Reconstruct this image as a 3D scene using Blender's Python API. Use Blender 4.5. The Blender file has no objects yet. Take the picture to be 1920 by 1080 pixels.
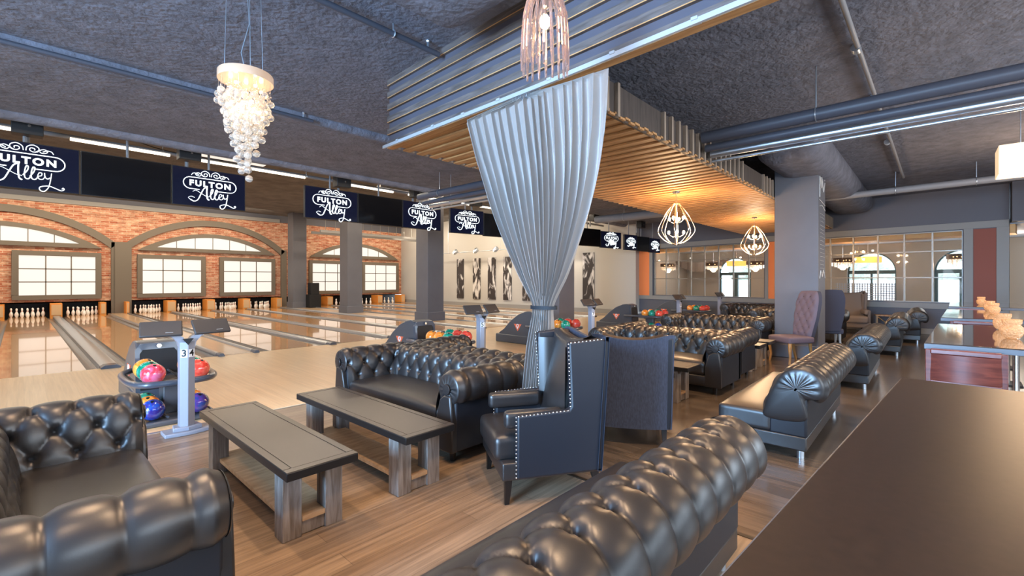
import bpy, bmesh, math, random
from mathutils import Vector, Matrix
random.seed(7)
R = math.radians
sc = bpy.context.scene
C = sc.collection

# ------------------------------------------------------------------ camera, world, exposure, large lights
# x runs along the row of televisions, y runs down the bowling lanes, z is up; metres
cam_d = bpy.data.cameras.new('camera'); cam = bpy.data.objects.new('camera', cam_d); C.objects.link(cam)
cam.location = (0, 0, 1.5); cam.rotation_euler = (R(90), 0, R(-47.25))
cam_d.sensor_width = 36; cam_d.lens = 855/1920*36; cam_d.shift_y = -13/1920; cam_d.clip_start = .05; cam_d.clip_end = 300
sc.camera = cam
sc.view_settings.view_transform = 'Standard'; sc.view_settings.look = 'None'
sc.view_settings.exposure = 0.75; sc.view_settings.gamma = 1; sc.view_settings.use_curve_mapping = False
w = bpy.data.worlds.new('world'); sc.world = w; w.use_nodes = True
bg = w.node_tree.nodes['Background']; bg.inputs[0].default_value = (.72, .86, 1, 1); bg.inputs[1].default_value = 4

def area(name, loc, size, power, col, rot=(0, 0, 0), spread=180):
    l = bpy.data.lights.new(name, 'AREA'); l.shape = 'RECTANGLE'; l.size, l.size_y = size
    l.energy = power; l.color = col; l.spread = R(spread)
    o = bpy.data.objects.new(name, l); C.objects.link(o); o.location = loc; o.rotation_euler = rot
    return o
def point(name, loc, power, col, r=.04, parent=None):
    l = bpy.data.lights.new(name, 'POINT'); l.energy = power; l.color = col; l.shadow_soft_size = r
    o = bpy.data.objects.new(name, l); C.objects.link(o); o.location = loc; o.parent = parent
    return o
def spot(name, loc, power, col, angle=90, r=.05, rot=(0, 0, 0), blend=.7):
    l = bpy.data.lights.new(name, 'SPOT'); l.energy = power; l.color = col; l.shadow_soft_size = r
    l.spot_size = R(angle); l.spot_blend = blend
    o = bpy.data.objects.new(name, l); C.objects.link(o); o.location = loc; o.rotation_euler = rot
    return o
DAY = (.34, .62, 1); WARM = (1, .66, .38); WHITE = (1, .84, .64)
# daylight through the street windows behind the camera (openings in wall_left)
area('daylight_street_windows', (-5.75, 1.5, 2.0), (2.4, 11), 3100, DAY, (R(79), 0, R(-90)), 150)
area('rear_cool_fill', (5, -4.75, 2.1), (12, 1.9), 420, (.72, .86, 1), (R(-90), 0, R(180)))  # added cool fill in front of the windowless rear wall
# fluorescent rows above the lanes, washing lanes and brick wall
for yy, pw in ((13.5, 380), (18.0, 380), (22.5, 340)):
    area('lane_light_row', (6.5, yy, 5.15), (22, .3), pw, WHITE)
area('brick_wall_wash', (2.2, 25.6, 5.0), (14, .3), 230, WHITE, (R(38), 0, 0))
area('brick_wall_wash', (14.9, 25.6, 5.0), (6, .3), 90, WHITE, (R(38), 0, 0))
area('approach_light_row', (6.5, 9.2, 3.9), (20, .25), 640, WHITE)
area('grey_wall_wash', (16.2, 19, 4.6), (.3, 14), 170, WHITE, (0, R(-55), 0))

# ------------------------------------------------------------------ mesh helpers
class MB:
    def __init__(s): s.v = []; s.f = []; s.m = []; s.mi = 0
    def add(s, vs, fs):
        n = len(s.v); s.v += [tuple(p) for p in vs]; s.f += [tuple(i+n for i in f) for f in fs]; s.m += [s.mi]*len(fs)
        return s
    def box(s, c, d, rz=0, rx=0, ry=0):
        M = Matrix.Translation(c) @ Matrix.Rotation(rz, 4, 'Z') @ Matrix.Rotation(ry, 4, 'Y') @ Matrix.Rotation(rx, 4, 'X')
        x, y, z = d[0]/2, d[1]/2, d[2]/2
        vs = [M @ Vector(p) for p in ((-x,-y,-z),(x,-y,-z),(x,y,-z),(-x,y,-z),(-x,-y,z),(x,-y,z),(x,y,z),(-x,y,z))]
        return s.add(vs, [(0,3,2,1),(4,5,6,7),(0,1,5,4),(1,2,6,5),(2,3,7,6),(3,0,4,7)])
    def bx(s, x0, x1, y0, y1, z0, z1): return s.box(((x0+x1)/2, (y0+y1)/2, (z0+z1)/2), (x1-x0, y1-y0, z1-z0))
    def grid(s, rows, closed_u=False, closed_v=False, flip=False):
        nr, nc = len(rows), len(rows[0]); vs = [p for r in rows for p in r]; fs = []
        for i in range(nr if closed_v else nr-1):
            for j in range(nc if closed_u else nc-1):
                a, b = i*nc+j, i*nc+(j+1) % nc; c, d = ((i+1) % nr)*nc+(j+1) % nc, ((i+1) % nr)*nc+j
                fs.append((a, d, c, b) if flip else (a, b, c, d))
        return s.add(vs, fs)
    def tube(s, pts, r, n=10, caps=True, flat=1):
        pts = [Vector(p) for p in pts]; rs = r if isinstance(r, (list, tuple)) else [r]*len(pts)
        rows = []; up = None
        for i, p in enumerate(pts):
            t = (pts[min(i+1, len(pts)-1)]-pts[max(i-1, 0)])
            t = t.normalized() if t.length > 1e-9 else Vector((0, 0, 1))
            if up is None:
                up = Vector((0, 0, 1)) if abs(t.z) < .9 else Vector((1, 0, 0))
            sx = t.cross(up)
            if sx.length < 1e-6: sx = t.orthogonal()
            sx.normalize(); up = sx.cross(t).normalized()
            rows.append([p+(sx*math.cos(k*2*math.pi/n)+up*math.sin(k*2*math.pi/n)*flat)*rs[i] for k in range(n)])
        s.grid(rows, closed_u=True)
        if caps:
            m = len(s.v); s.f.append(tuple(range(m-n, m))); s.m.append(s.mi)
            a = m-n*len(pts); s.f.append(tuple(reversed(range(a, a+n)))); s.m.append(s.mi)
        return s
    def lathe(s, prof, n=20, c=(0, 0, 0), caps=True):
        rows = [[(c[0]+r*math.cos(k*2*math.pi/n), c[1]+r*math.sin(k*2*math.pi/n), c[2]+z) for k in range(n)] for r, z in prof]
        s.grid(rows, closed_u=True)
        if caps:
            m = len(s.v)
            if prof[-1][0] > 1e-4: s.f.append(tuple(range(m-n, m))); s.m.append(s.mi)
            a = m-n*len(prof)
            if prof[0][0] > 1e-4: s.f.append(tuple(reversed(range(a, a+n)))); s.m.append(s.mi)
        return s
    def sphere(s, c, r, n=12, sz=1):
        return s.lathe([(r*math.sin(math.pi*i/(n//2)), -r*sz*math.cos(math.pi*i/(n//2))) for i in range(n//2+1)], n, c, False)
    def prism(s, outline, axis, a, b):
        # outline: 2d points; axis 'x','y','z' = extrusion axis, from a to b
        def P(p, t): return {'x': (t, p[0], p[1]), 'y': (p[0], t, p[1]), 'z': (p[0], p[1], t)}[axis]
        n = len(outline)
        vs = [P(p, a) for p in outline]+[P(p, b) for p in outline]
        return s.add(vs, [tuple(range(n)), tuple(reversed(range(n, 2*n)))]+[(i, i+n, (i+1) % n+n, (i+1) % n) for i in range(n)])
    def rbox(s, c, d, r, n=7, puff=0):
        hx = [x/2 for x in d]
        faces = [(0, 1, 2, 1), (0, 1, 2, -1), (1, 2, 0, 1), (1, 2, 0, -1), (2, 0, 1, 1), (2, 0, 1, -1)]
        for a, b, k, sg in faces:
            rows = []
            def ts(h):
                m = max(h-r, 0); o = [-h+r*(1-math.cos(math.pi/2*i/3)) for i in range(3)]
                return o+[-m+2*m*i/n for i in range(n+1)]+[-q for q in reversed(o)]
            for tb in ts(hx[b]):
                row = []
                for ta in ts(hx[a]):
                    p = [0, 0, 0]; p[a] = ta; p[b] = tb; p[k] = sg*hx[k]
                    q = [max(-hx[i]+r, min(hx[i]-r, p[i])) for i in range(3)]
                    v = Vector(p)-Vector(q)
                    if v.length > 1e-9: v = v.normalized()*r
                    w_ = Vector(q)+v
                    if puff and w_.z > 0:
                        w_.z += puff*max(0, 1-(w_.x/hx[0])**4)*max(0, 1-(w_.y/hx[1])**4)*(w_.z/hx[2])
                    row.append((w_.x+c[0], w_.y+c[1], w_.z+c[2]))
                rows.append(row)
            s.grid(rows, flip=(sg < 0))
        return s
    def xform(s, M, start=0):
        for i in range(start, len(s.v)): s.v[i] = tuple(M @ Vector(s.v[i]))
        return s
    def build(s, name, mat, parent=None, smooth=40, bevel=0, loc=None, fix=True):
        me = bpy.data.meshes.new(name); me.from_pydata(s.v, [], s.f)
        mats = mat if isinstance(mat, (list, tuple)) else [mat]
        for m in mats: me.materials.append(m)
        if len(mats) > 1:
            for p, i in zip(me.polygons, s.m): p.material_index = i
        if fix:
            b = bmesh.new(); b.from_mesh(me); bmesh.ops.remove_doubles(b, verts=b.verts, dist=1e-5)
            bmesh.ops.recalc_face_normals(b, faces=b.faces); b.to_mesh(me); b.free()
        if smooth:
            for p in me.polygons: p.use_smooth = True
            if smooth < 180: me.set_sharp_from_angle(angle=R(smooth))
        o = bpy.data.objects.new(name, me); C.objects.link(o); o.parent = parent
        if loc: o.location = loc
        if bevel:
            m = o.modifiers.new('bevel', 'BEVEL'); m.width = bevel; m.segments = 2; m.limit_method = 'ANGLE'; m.angle_limit = R(50)
        return o
def tag(o, label=None, cat=None, group=None, kind=None):
    for k, v in (('label', label), ('category', cat), ('group', group), ('kind', kind)):
        if v: o[k] = v
    return o
def thing(name, label, cat, loc=(0, 0, 0), rz=0, group=None):
    o = bpy.data.objects.new(name, None); C.objects.link(o); o.location = loc; o.rotation_euler = (0, 0, rz)
    return tag(o, label, cat, group)
def copy_tree(o, parent=None):
    kids = [c for c in bpy.data.objects if c.parent == o]
    c = o.copy(); C.objects.link(c); c.parent = parent
    for ch in kids: copy_tree(ch, c)
    return c
def place(proto, used, label, cat=None, loc=None, rz=None, group=None, scale=None):
    o = proto if not used.get(proto.name) else copy_tree(proto)
    used[proto.name] = True
    o['label'] = label
    if cat: o['category'] = cat
    if group: o['group'] = group
    if loc: o.location = loc
    if rz is not None: o.rotation_euler = (0, 0, rz)
    if scale: o.scale = scale
    return o
used = {}
def struct(name, mb, mat, **k): return tag(mb.build(name, mat, **k), kind='structure')
def spline(pts, n=6, closed=False):
    P = [Vector(p) for p in pts]; out = []; m = len(P)
    for i in range(m if closed else m-1):
        p0 = P[(i-1) % m] if closed or i > 0 else P[0]*2-P[1]
        p1 = P[i]; p2 = P[(i+1) % m]
        p3 = P[(i+2) % m] if closed or i+2 < m else P[-1]*2-P[-2]
        for k in range(n):
            t = k/n
            out.append(.5*((2*p1)+(p2-p0)*t+(2*p0-5*p1+4*p2-p3)*t*t+(-p0+3*p1-3*p2+p3)*t**3))
    if not closed: out.append(P[-1])
    return out

# ------------------------------------------------------------------ materials
def M(name, col, rough=.5, metal=0, emit=0, ecol=None, trans=0, coat=0, bump=0, bscale=30, var=0, vscale=4, ior=1.45, spec=.5, alpha=1, sheen=0, bdist=.01, stretch=None, coat_rough=.1):
    m = bpy.data.materials.new(name); m.use_nodes = True; nt = m.node_tree; b = nt.nodes['Principled BSDF']
    b.inputs['Base Color'].default_value = (*col, 1); b.inputs['Roughness'].default_value = rough; b.inputs['Metallic'].default_value = metal
    b.inputs['IOR'].default_value = ior; b.inputs['Specular IOR Level'].default_value = spec
    b.inputs['Transmission Weight'].default_value = trans; b.inputs['Coat Weight'].default_value = coat; b.inputs['Coat Roughness'].default_value = coat_rough
    b.inputs['Alpha'].default_value = alpha; b.inputs['Sheen Weight'].default_value = sheen
    if emit:
        b.inputs['Emission Color'].default_value = (*(ecol or col), 1); b.inputs['Emission Strength'].default_value = emit
    tc = nt.nodes.new('ShaderNodeTexCoord'); src = tc.outputs['Object']
    if stretch:
        mp = nt.nodes.new('ShaderNodeMapping'); mp.inputs['Scale'].default_value = stretch; nt.links.new(src, mp.inputs[0]); src = mp.outputs[0]
    if var:
        n = nt.nodes.new('ShaderNodeTexNoise'); n.inputs['Scale'].default_value = vscale; n.inputs['Detail'].default_value = 5; nt.links.new(src, n.inputs['Vector'])
        r = nt.nodes.new('ShaderNodeValToRGB'); r.color_ramp.elements[0].position = .3; r.color_ramp.elements[1].position = .7
        r.color_ramp.elements[0].color = (*[c*(1-var) for c in col], 1); r.color_ramp.elements[1].color = (*[min(1, c*(1+var)) for c in col], 1)
        nt.links.new(n.outputs[0], r.inputs[0]); nt.links.new(r.outputs[0], b.inputs['Base Color'])
    if bump:
        n = nt.nodes.new('ShaderNodeTexNoise'); n.inputs['Scale'].default_value = bscale; n.inputs['Detail'].default_value = 6; nt.links.new(src, n.inputs['Vector'])
        k = nt.nodes.new('ShaderNodeBump'); k.inputs['Strength'].default_value = bump; k.inputs['Distance'].default_value = bdist
        nt.links.new(n.outputs[0], k.inputs['Height']); nt.links.new(k.outputs[0], b.inputs['Normal'])
    return m
def planks(name, cols, length, width, rough, rz=0, grain=.25, coat=0, mortar=.0015, gscale=(1.2, 34, 1), spec=.5, mcol=.35, bump=.05, coat_rough=.1):
    m = bpy.data.materials.new(name); m.use_nodes = True; nt = m.node_tree; b = nt.nodes['Principled BSDF']; L = nt.links.new
    b.inputs['Roughness'].default_value = rough; b.inputs['Coat Weight'].default_value = coat; b.inputs['Specular IOR Level'].default_value = spec
    b.inputs['Coat Roughness'].default_value = coat_rough
    tc = nt.nodes.new('ShaderNodeTexCoord'); mp = nt.nodes.new('ShaderNodeMapping'); mp.inputs['Rotation'].default_value = (0, 0, rz); L(tc.outputs['Object'], mp.inputs[0])
    br = nt.nodes.new('ShaderNodeTexBrick'); br.offset = .37; br.inputs['Scale'].default_value = 1; br.inputs['Brick Width'].default_value = length; br.inputs['Row Height'].default_value = width
    br.inputs['Mortar Size'].default_value = mortar; br.inputs['Mortar Smooth'].default_value = .3; br.inputs['Bias'].default_value = 0
    br.inputs['Color1'].default_value = (*cols[0], 1); br.inputs['Color2'].default_value = (*cols[1], 1); br.inputs['Mortar'].default_value = (*[c*mcol for c in cols[0]], 1)
    L(mp.outputs[0], br.inputs[0])
    m2 = nt.nodes.new('ShaderNodeMapping'); m2.inputs['Scale'].default_value = gscale; L(mp.outputs[0], m2.inputs[0])
    n = nt.nodes.new('ShaderNodeTexNoise'); n.inputs['Scale'].default_value = 1.6; n.inputs['Detail'].default_value = 6; n.inputs['Roughness'].default_value = .65; L(m2.outputs[0], n.inputs[0])
    rp = nt.nodes.new('ShaderNodeValToRGB'); rp.color_ramp.elements[0].position = .3; rp.color_ramp.elements[1].position = .72
    lo = 1-grain*1.3; hi = 1+grain*.6
    rp.color_ramp.elements[0].color = (lo, lo*.98, lo*.95, 1); rp.color_ramp.elements[1].color = (hi, hi, hi, 1); L(n.outputs[0], rp.inputs[0])
    mx = nt.nodes.new('ShaderNodeMixRGB'); mx.blend_type = 'MULTIPLY'; mx.inputs[0].default_value = 1; L(br.outputs[0], mx.inputs[1]); L(rp.outputs[0], mx.inputs[2]); L(mx.outputs[0], b.inputs['Base Color'])
    if bump:
        k = nt.nodes.new('ShaderNodeBump'); k.inputs['Strength'].default_value = bump; k.inputs['Distance'].default_value = .004; L(n.outputs[0], k.inputs['Height']); L(k.outputs[0], b.inputs['Normal'])
    return m
def brick_mat():
    m = bpy.data.materials.new('red_brick'); m.use_nodes = True; nt = m.node_tree; b = nt.nodes['Principled BSDF']; L = nt.links.new
    b.inputs['Roughness'].default_value = .85
    tc = nt.nodes.new('ShaderNodeTexCoord'); sp = nt.nodes.new('ShaderNodeSeparateXYZ'); cb = nt.nodes.new('ShaderNodeCombineXYZ')
    L(tc.outputs['Object'], sp.inputs[0]); L(sp.outputs[0], cb.inputs[0]); L(sp.outputs[2], cb.inputs[1])
    br = nt.nodes.new('ShaderNodeTexBrick'); br.inputs['Scale'].default_value = 1; br.inputs['Brick Width'].default_value = .30; br.inputs['Row Height'].default_value = .095
    br.inputs['Mortar Size'].default_value = .010; br.inputs['Bias'].default_value = -.1
    br.inputs['Color1'].default_value = (.38, .135, .075, 1); br.inputs['Color2'].default_value = (.56, .40, .29, 1); br.inputs['Mortar'].default_value = (.48, .40, .32, 1)
    L(cb.outputs[0], br.inputs[0])
    n = nt.nodes.new('ShaderNodeTexNoise'); n.inputs['Scale'].default_value = 2.6; n.inputs['Detail'].default_value = 8; n.inputs['Roughness'].default_value = .8
    mp = nt.nodes.new('ShaderNodeMapping'); mp.inputs['Scale'].default_value = (1, 2.6, 1); L(cb.outputs[0], mp.inputs[0]); L(mp.outputs[0], n.inputs[0])
    rp = nt.nodes.new('ShaderNodeValToRGB'); e = rp.color_ramp.elements; e[0].position = .34; e[1].position = .66; e[0].color = (.55, .36, .30, 1); e[1].color = (1.5, 1.5, 1.45, 1); q = e.new(.5); q.color = (1.05, .85, .72, 1)
    L(n.outputs[0], rp.inputs[0])
    mx = nt.nodes.new('ShaderNodeMixRGB'); mx.blend_type = 'MULTIPLY'; mx.inputs[0].default_value = 1; L(br.outputs[0], mx.inputs[1]); L(rp.outputs[0], mx.inputs[2]); L(mx.outputs[0], b.inputs['Base Color'])
    return m
def wood(name, dark, light, scale=(8, 8, .6), rough=.6, bump=.3):
    m = bpy.data.materials.new(name); m.use_nodes = True; nt = m.node_tree; b = nt.nodes['Principled BSDF']; L = nt.links.new
    b.inputs['Roughness'].default_value = rough
    tc = nt.nodes.new('ShaderNodeTexCoord'); mp = nt.nodes.new('ShaderNodeMapping'); mp.inputs['Scale'].default_value = scale; L(tc.outputs['Object'], mp.inputs[0])
    n = nt.nodes.new('ShaderNodeTexNoise'); n.inputs['Scale'].default_value = 3; n.inputs['Detail'].default_value = 8; n.inputs['Distortion'].default_value = .6; L(mp.outputs[0], n.inputs[0])
    rp = nt.nodes.new('ShaderNodeValToRGB'); e = rp.color_ramp.elements; e[0].position = .32; e[1].position = .68; e[0].color = (*dark, 1); e[1].color = (*light, 1); L(n.outputs[0], rp.inputs[0]); L(rp.outputs[0], b.inputs['Base Color'])
    k = nt.nodes.new('ShaderNodeBump'); k.inputs['Strength'].default_value = bump; k.inputs['Distance'].default_value = .005; L(n.outputs[0], k.inputs['Height']); L(k.outputs[0], b.inputs['Normal'])
    return m
LEATHER = M('black_leather', (.017, .0155, .016), .38, bump=.12, bscale=180, bdist=.002, coat=.3, coat_rough=.34, spec=.7)
LEATHER_PLAIN = M('black_leather_flat', (.011, .013, .019), .5, bump=.1, bscale=160, bdist=.002)
FABRIC = M('blue_grey_weave', (.035, .042, .065), .85, bump=.5, bscale=240, bdist=.003, var=.25, vscale=90, stretch=(1, 1, .25))
FABRIC_TAUPE = M('taupe_fabric', (.17, .14, .125), .8, bump=.2, bscale=150, bdist=.002)
FABRIC_MAUVE = M('mauve_fabric', (.125, .095, .12), .75, bump=.2, bscale=150, bdist=.002)
FABRIC_DARK = M('charcoal_fabric', (.04, .038, .055), .85)
TAN_LEG = wood('honey_wood', (.25, .12, .03), (.50, .27, .09), rough=.4, bump=.1)
BLACKWOOD = M('ebony_wood', (.012, .009, .008), .35)
CHROME = M('polished_nickel', (.85, .8, .74), .22, 1)
NAIL = M('nickel_nailhead', (.85, .85, .86), .25, 1)
STEEL = M('galvanised_steel', (.55, .60, .66), .32, .9)
PIPE_DARK = M('dark_painted_pipe', (.06, .065, .085), .45)
PIPE_GREY = M('grey_painted_pipe', (.22, .22, .23), .5)
CEIL = M('sprayed_insulation', (.15, .155, .19), .95, bump=.7, bscale=16, bdist=.035, var=.22, vscale=5)
GREYPAINT = M('grey_column_paint', (.125, .125, .14), .55, var=.06, vscale=1.5)
DARKPAINT = M('charcoal_paint', (.11, .11, .13), .6)
TRIMPAINT = M('putty_grey_trim', (.26, .25, .235), .55)
BROWNTRIM = M('umber_painted_frame', (.15, .125, .095), .6)
PALEWALL = M('pale_grey_plaster', (.44, .42, .385), .75)
ORANGE = M('orange_panel', (.85, .25, .08), .7)
RUST = M('terracotta_panel', (.27, .085, .06), .75)
BRICK = brick_mat()
LIT = M('backlit_frosted_panel', (.2, .19, .18), .4, emit=.53, ecol=(1, .92, .82))
TUBE = M('fluorescent_tube', (1, .95, .85), .4, emit=2, ecol=(1, .87, .68))
BULB = M('warm_bulb', (1, .8, .5), .4, emit=40, ecol=(1, .62, .28))
BLACK = M('matte_black', (.008, .008, .009), .55)
SCREEN = M('screen_glass', (.004, .005, .014), .12, emit=.008, ecol=(.1, .15, .6))
SCREEN_OFF = M('dark_screen', (.004, .004, .005), .12)
LOGO = M('lit_screen_lettering', (1, 1, 1), .5, emit=.62, ecol=(.86, .97, 1))
FLOOR = planks('oak_tile_planks', ((.32, .23, .155), (.23, .158, .105)), 1.2, .15, .38, 0, .38, gscale=(.9, 22, 1), coat=.15, coat_rough=.3)
FLOOR2 = planks('brown_aisle_boards', ((.15, .115, .09), (.105, .08, .062)), 1.4, .2, .22, R(90), .35, gscale=(1, 12, 1), coat=.35, coat_rough=.18)
APPROACH = planks('maple_approach', ((.88, .62, .35), (.82, .56, .30)), 2.4, .05, .30, R(90), .12, gscale=(.6, 18, 1), coat=.35, mortar=.0008, mcol=.8, bump=0, coat_rough=.2)
LANE = planks('varnished_lane_maple', ((.66, .36, .15), (.60, .31, .12)), 3, .05, .25, R(90), .15, gscale=(.5, 18, 1), coat=.8, mortar=.001, mcol=.6, bump=0, spec=.7, coat_rough=.035)
STRIP = planks('pale_walkway_maple', ((.62, .43, .27), (.56, .38, .23)), 3, .05, .3, R(90), .12, gscale=(.5, 18, 1), coat=.4, mortar=.001, mcol=.7, bump=0)
GUTTER = M('grey_gutter', (.20, .19, .18), .25, .3)
CAPPING = M('satin_aluminium_capping', (.50, .52, .54), .28, .85)
HOOD = M('charcoal_plastic', (.07, .072, .08), .38, coat=.3)
HOODEDGE = M('blue_grey_plastic', (.055, .065, .085), .3, coat=.5)
POST = M('silver_grey_enamel', (.30, .31, .36), .4, .2)
PINMAT = M('white_pin_plastic', (.85, .83, .78), .25, coat=.6)
PINRED = M('red_pin_stripe', (.6, .03, .02), .3)
KICK = M('orange_laminate', (.75, .28, .05), .5)
KICKTAN = M('tan_laminate', (.60, .38, .20), .5)
TABLETOP = M('brown_laminate_top', (.050, .039, .030), .36, var=.06, vscale=3, coat=.25, coat_rough=.25)
TABLEEDGE = M('black_steel_edge', (.010, .009, .009), .36)
WEATHER = wood('weathered_timber', (.15, .115, .09), (.33, .29, .26), (11, 11, 1.4), .8, .5)
SHELFWOOD = wood('pale_shelf_board', (.42, .25, .12), (.62, .40, .22), (1.5, 9, 9), .6, .2)
HIGHTOP = M('dark_walnut_laminate', (.019, .011, .008), .40, var=.2, vscale=40, spec=.26)
GLASSTOP = M('glossy_dark_top', (.04, .026, .02), .07, coat=.6, coat_rough=.04)
MAHOG = wood('mahogany', (.085, .017, .012), (.17, .038, .024), (1.2, 9, 14), .3, .05)
MATHOUT = None
GLASS = M('clear_glass', (1, 1, 1), .02, trans=1, ior=1.3)
CRYSTAL = M('crystal_glass', (1, .96, .9), .06, trans=.9, ior=1.45, emit=.03, ecol=(1, .82, .62))
SMOKE = M('smoky_glass_rod', (.9, .72, .66), .06, trans=.95, ior=1.3, emit=.015, ecol=(1, .7, .55))
AMBER = M('amber_candle_glass', (.80, .45, .22), .25, trans=.3, emit=.16, ecol=(1, .50, .2), bump=1, bscale=70, bdist=.04)
CURTAIN = None
# ------------------------------------------------------------------ the room: floors, lanes, ceilings, walls
struct('floor', MB().bx(-6, 2.9, -5, 5.64, -.06, 0), FLOOR)
struct('floor_aisle', MB().bx(2.9, 17.0, -5, 5.64, -.06, 0).bx(17.0, 18.4, -5, 9.6, -.06, -.001), FLOOR2)
struct('floor_approach', MB().bx(-6, 17.0, 5.64, 10.5, -.06, 0).bx(17.0, 18.4, 9.6, 10.5, -.06, 0), APPROACH)
struct('floor_lane_bed', MB().bx(-6, 18.6, 10.5, 29, -.30, -.12), M('lane_bed', (.05, .045, .04), .8))
struct('trim_carpet_edge', MB().bx(-6, 17.0, 5.62, 5.66, 0, .006), M('steel_strip', (.7, .66, .6), .3, .8))
struct('trim_floor_seam', MB().bx(2.885, 2.915, -5, 5.62, 0, .004), M('dark_strip', (.05, .04, .03), .4, .5))
cb = MB().bx(-6, 19, -5, 9.9, 4.0, 4.3)
struct('ceiling', cb, CEIL)
bm_ = MB().bx(-6, 17.6, 6.95, 9.75, 3.9, 4.0)
bm_.tube([(-6, 9.72, 3.98), (17.6, 9.72, 3.98)], .17, 14).tube([(-6, 7.0, 4.0), (17.6, 7.0, 4.0)], .11, 12)
struct('ceiling_beam', bm_, CEIL, smooth=60)
struct('ceiling_step', MB().bx(-6, 18.6, 9.75, 10.0, 4.0, 5.5), CEIL)
struct('ceiling_lanes', MB().bx(-6, 18.9, 10.0, 29, 5.3, 5.5), M('sprayed_concrete', (.13, .13, .13), .95, bump=.9, bscale=8, bdist=.06, var=.25, vscale=2))
# foam-covered drops around the structural heads
hd = MB().rbox((1.95, 2.75, 3.93), (1.5, 1.0, .5), .22, 5)
struct('ceiling_drop', hd, CEIL, smooth=180)
hd = MB().rbox((12.9, 1.80, 3.82), (8.6, 1.0, .62), .28, 8)
struct('ceiling_drop_column', hd, CEIL, smooth=180)

# brick wall with arches
struct('wall_brick', MB().bx(-6, 18.75, 28.0, 28.3, .56, 4.9), BRICK)
struct('wall_brick_pit', MB().bx(-6, 18.75, 29.0, 29.1, -.12, .6).bx(-6, 18.75, 28.0, 29.0, .56, .6), BLACK)
struct('trim_brick_top', MB().bx(-6, 10.3, 27.88, 28.0, 4.88, 5.08), TRIMPAINT, bevel=.01)
struct('wall_above_brick', MB().bx(-6, 18.75, 27.98, 28.3, 4.9, 5.4), DARKPAINT)
struct('wall_left', MB().bx(-6.2, -6, -5, 29, 0, .7).bx(-6.2, -6, -5, 29, 3.2, 5.4).bx(-6.2, -6, 7.2, 29, .7, 3.2).bx(-6.2, -6, -5, -4.2, .7, 3.2), DARKPAINT)
struct('wall_rear', MB().bx(-6, 18, -5.2, -5, 0, 4.2), DARKPAINT)
arch_c = (-.52, 6.95)
def arch_band(cx, half, spring, apex, width, x0=None, x1=None):
    # segmental band; circle through the spring points and the apex
    h = apex-spring; r = (half*half+h*h)/(2*h); zc = apex-r
    a = math.asin(half/r); out, inn = [], []
    for i in range(33):
        t = -a+2*a*i/32
        out.append((cx+r*math.sin(t), zc+r*math.cos(t))); inn.append((cx+(r-width)*math.sin(t), zc+(r-width)*math.cos(t)))
    return out, inn
for i, cx in enumerate(arch_c):
    o_, n_ = arch_band(cx, 3.62, 3.22, 4.66, .30)
    mb = MB().grid([[(x, y, z) for x, z in o_] for y in (27.86, 28.0)]).grid([[(x, y, z) for x, z in n_] for y in (28.0, 27.86)]).grid([[(x, 27.86, z) for x, z in n_], [(x, 27.86, z) for x, z in o_]])
    mb.bx(cx-3.72, cx-3.42, 27.86, 28.0, 0, 3.3).bx(cx+3.42, cx+3.72, 27.86, 28.0, 0, 3.3)
    struct('trim_arch', mb, BROWNTRIM, smooth=0)
struct('trim_pilaster', MB().bx(3.02, 3.62, 27.8, 28.0, -.1, 3.32).bx(-4.4, -4.0, 27.8, 28.0, -.1, 3.3), BROWNTRIM)

def backlit_window(x0, x1, label):
    t = thing('backlit_window', label, 'window', ((x0+x1)/2, 27.97, .90), group='backlit windows in the brick wall')
    hw = (x1-x0)/2; H = 1.68
    MB().bx(-hw, hw, -.06, -.02, 0, H).build('lit_panel', LIT, t)
    f = MB(); fw = .2
    f.bx(-hw-fw, hw+fw, -.12, .02, -fw, 0).bx(-hw-fw, hw+fw, -.12, .02, H, H+fw).bx(-hw-fw, -hw, -.12, .02, 0, H).bx(hw, hw+fw, -.12, .02, 0, H)
    f.build('frame', BROWNTRIM, t, bevel=.01)
    g = MB()
    for k in (1, 2):
        g.bx(-hw+2*hw*k/3-.02, -hw+2*hw*k/3+.02, -.08, -.055, 0, H).bx(-hw, hw, -.08, -.055, H*k/3-.02, H*k/3+.02)
    g.build('muntin', BROWNTRIM, t)
    return t
for (x0, x1), pos in zip(((-3.4, -1.05), (.0, 2.36), (4.04, 6.42), (7.46, 9.84), (12.2, 14.6), (15.7, 18.1)),
        ('beyond the left edge of the view', 'at the far left, left of the pilaster', 'just right of the pilaster',
         'just left of the dark corner column', 'just right of the dark corner column', 'last before the grey wall corner')):
    backlit_window(x0, x1, 'backlit nine-pane window in the brick wall, '+pos)
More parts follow.
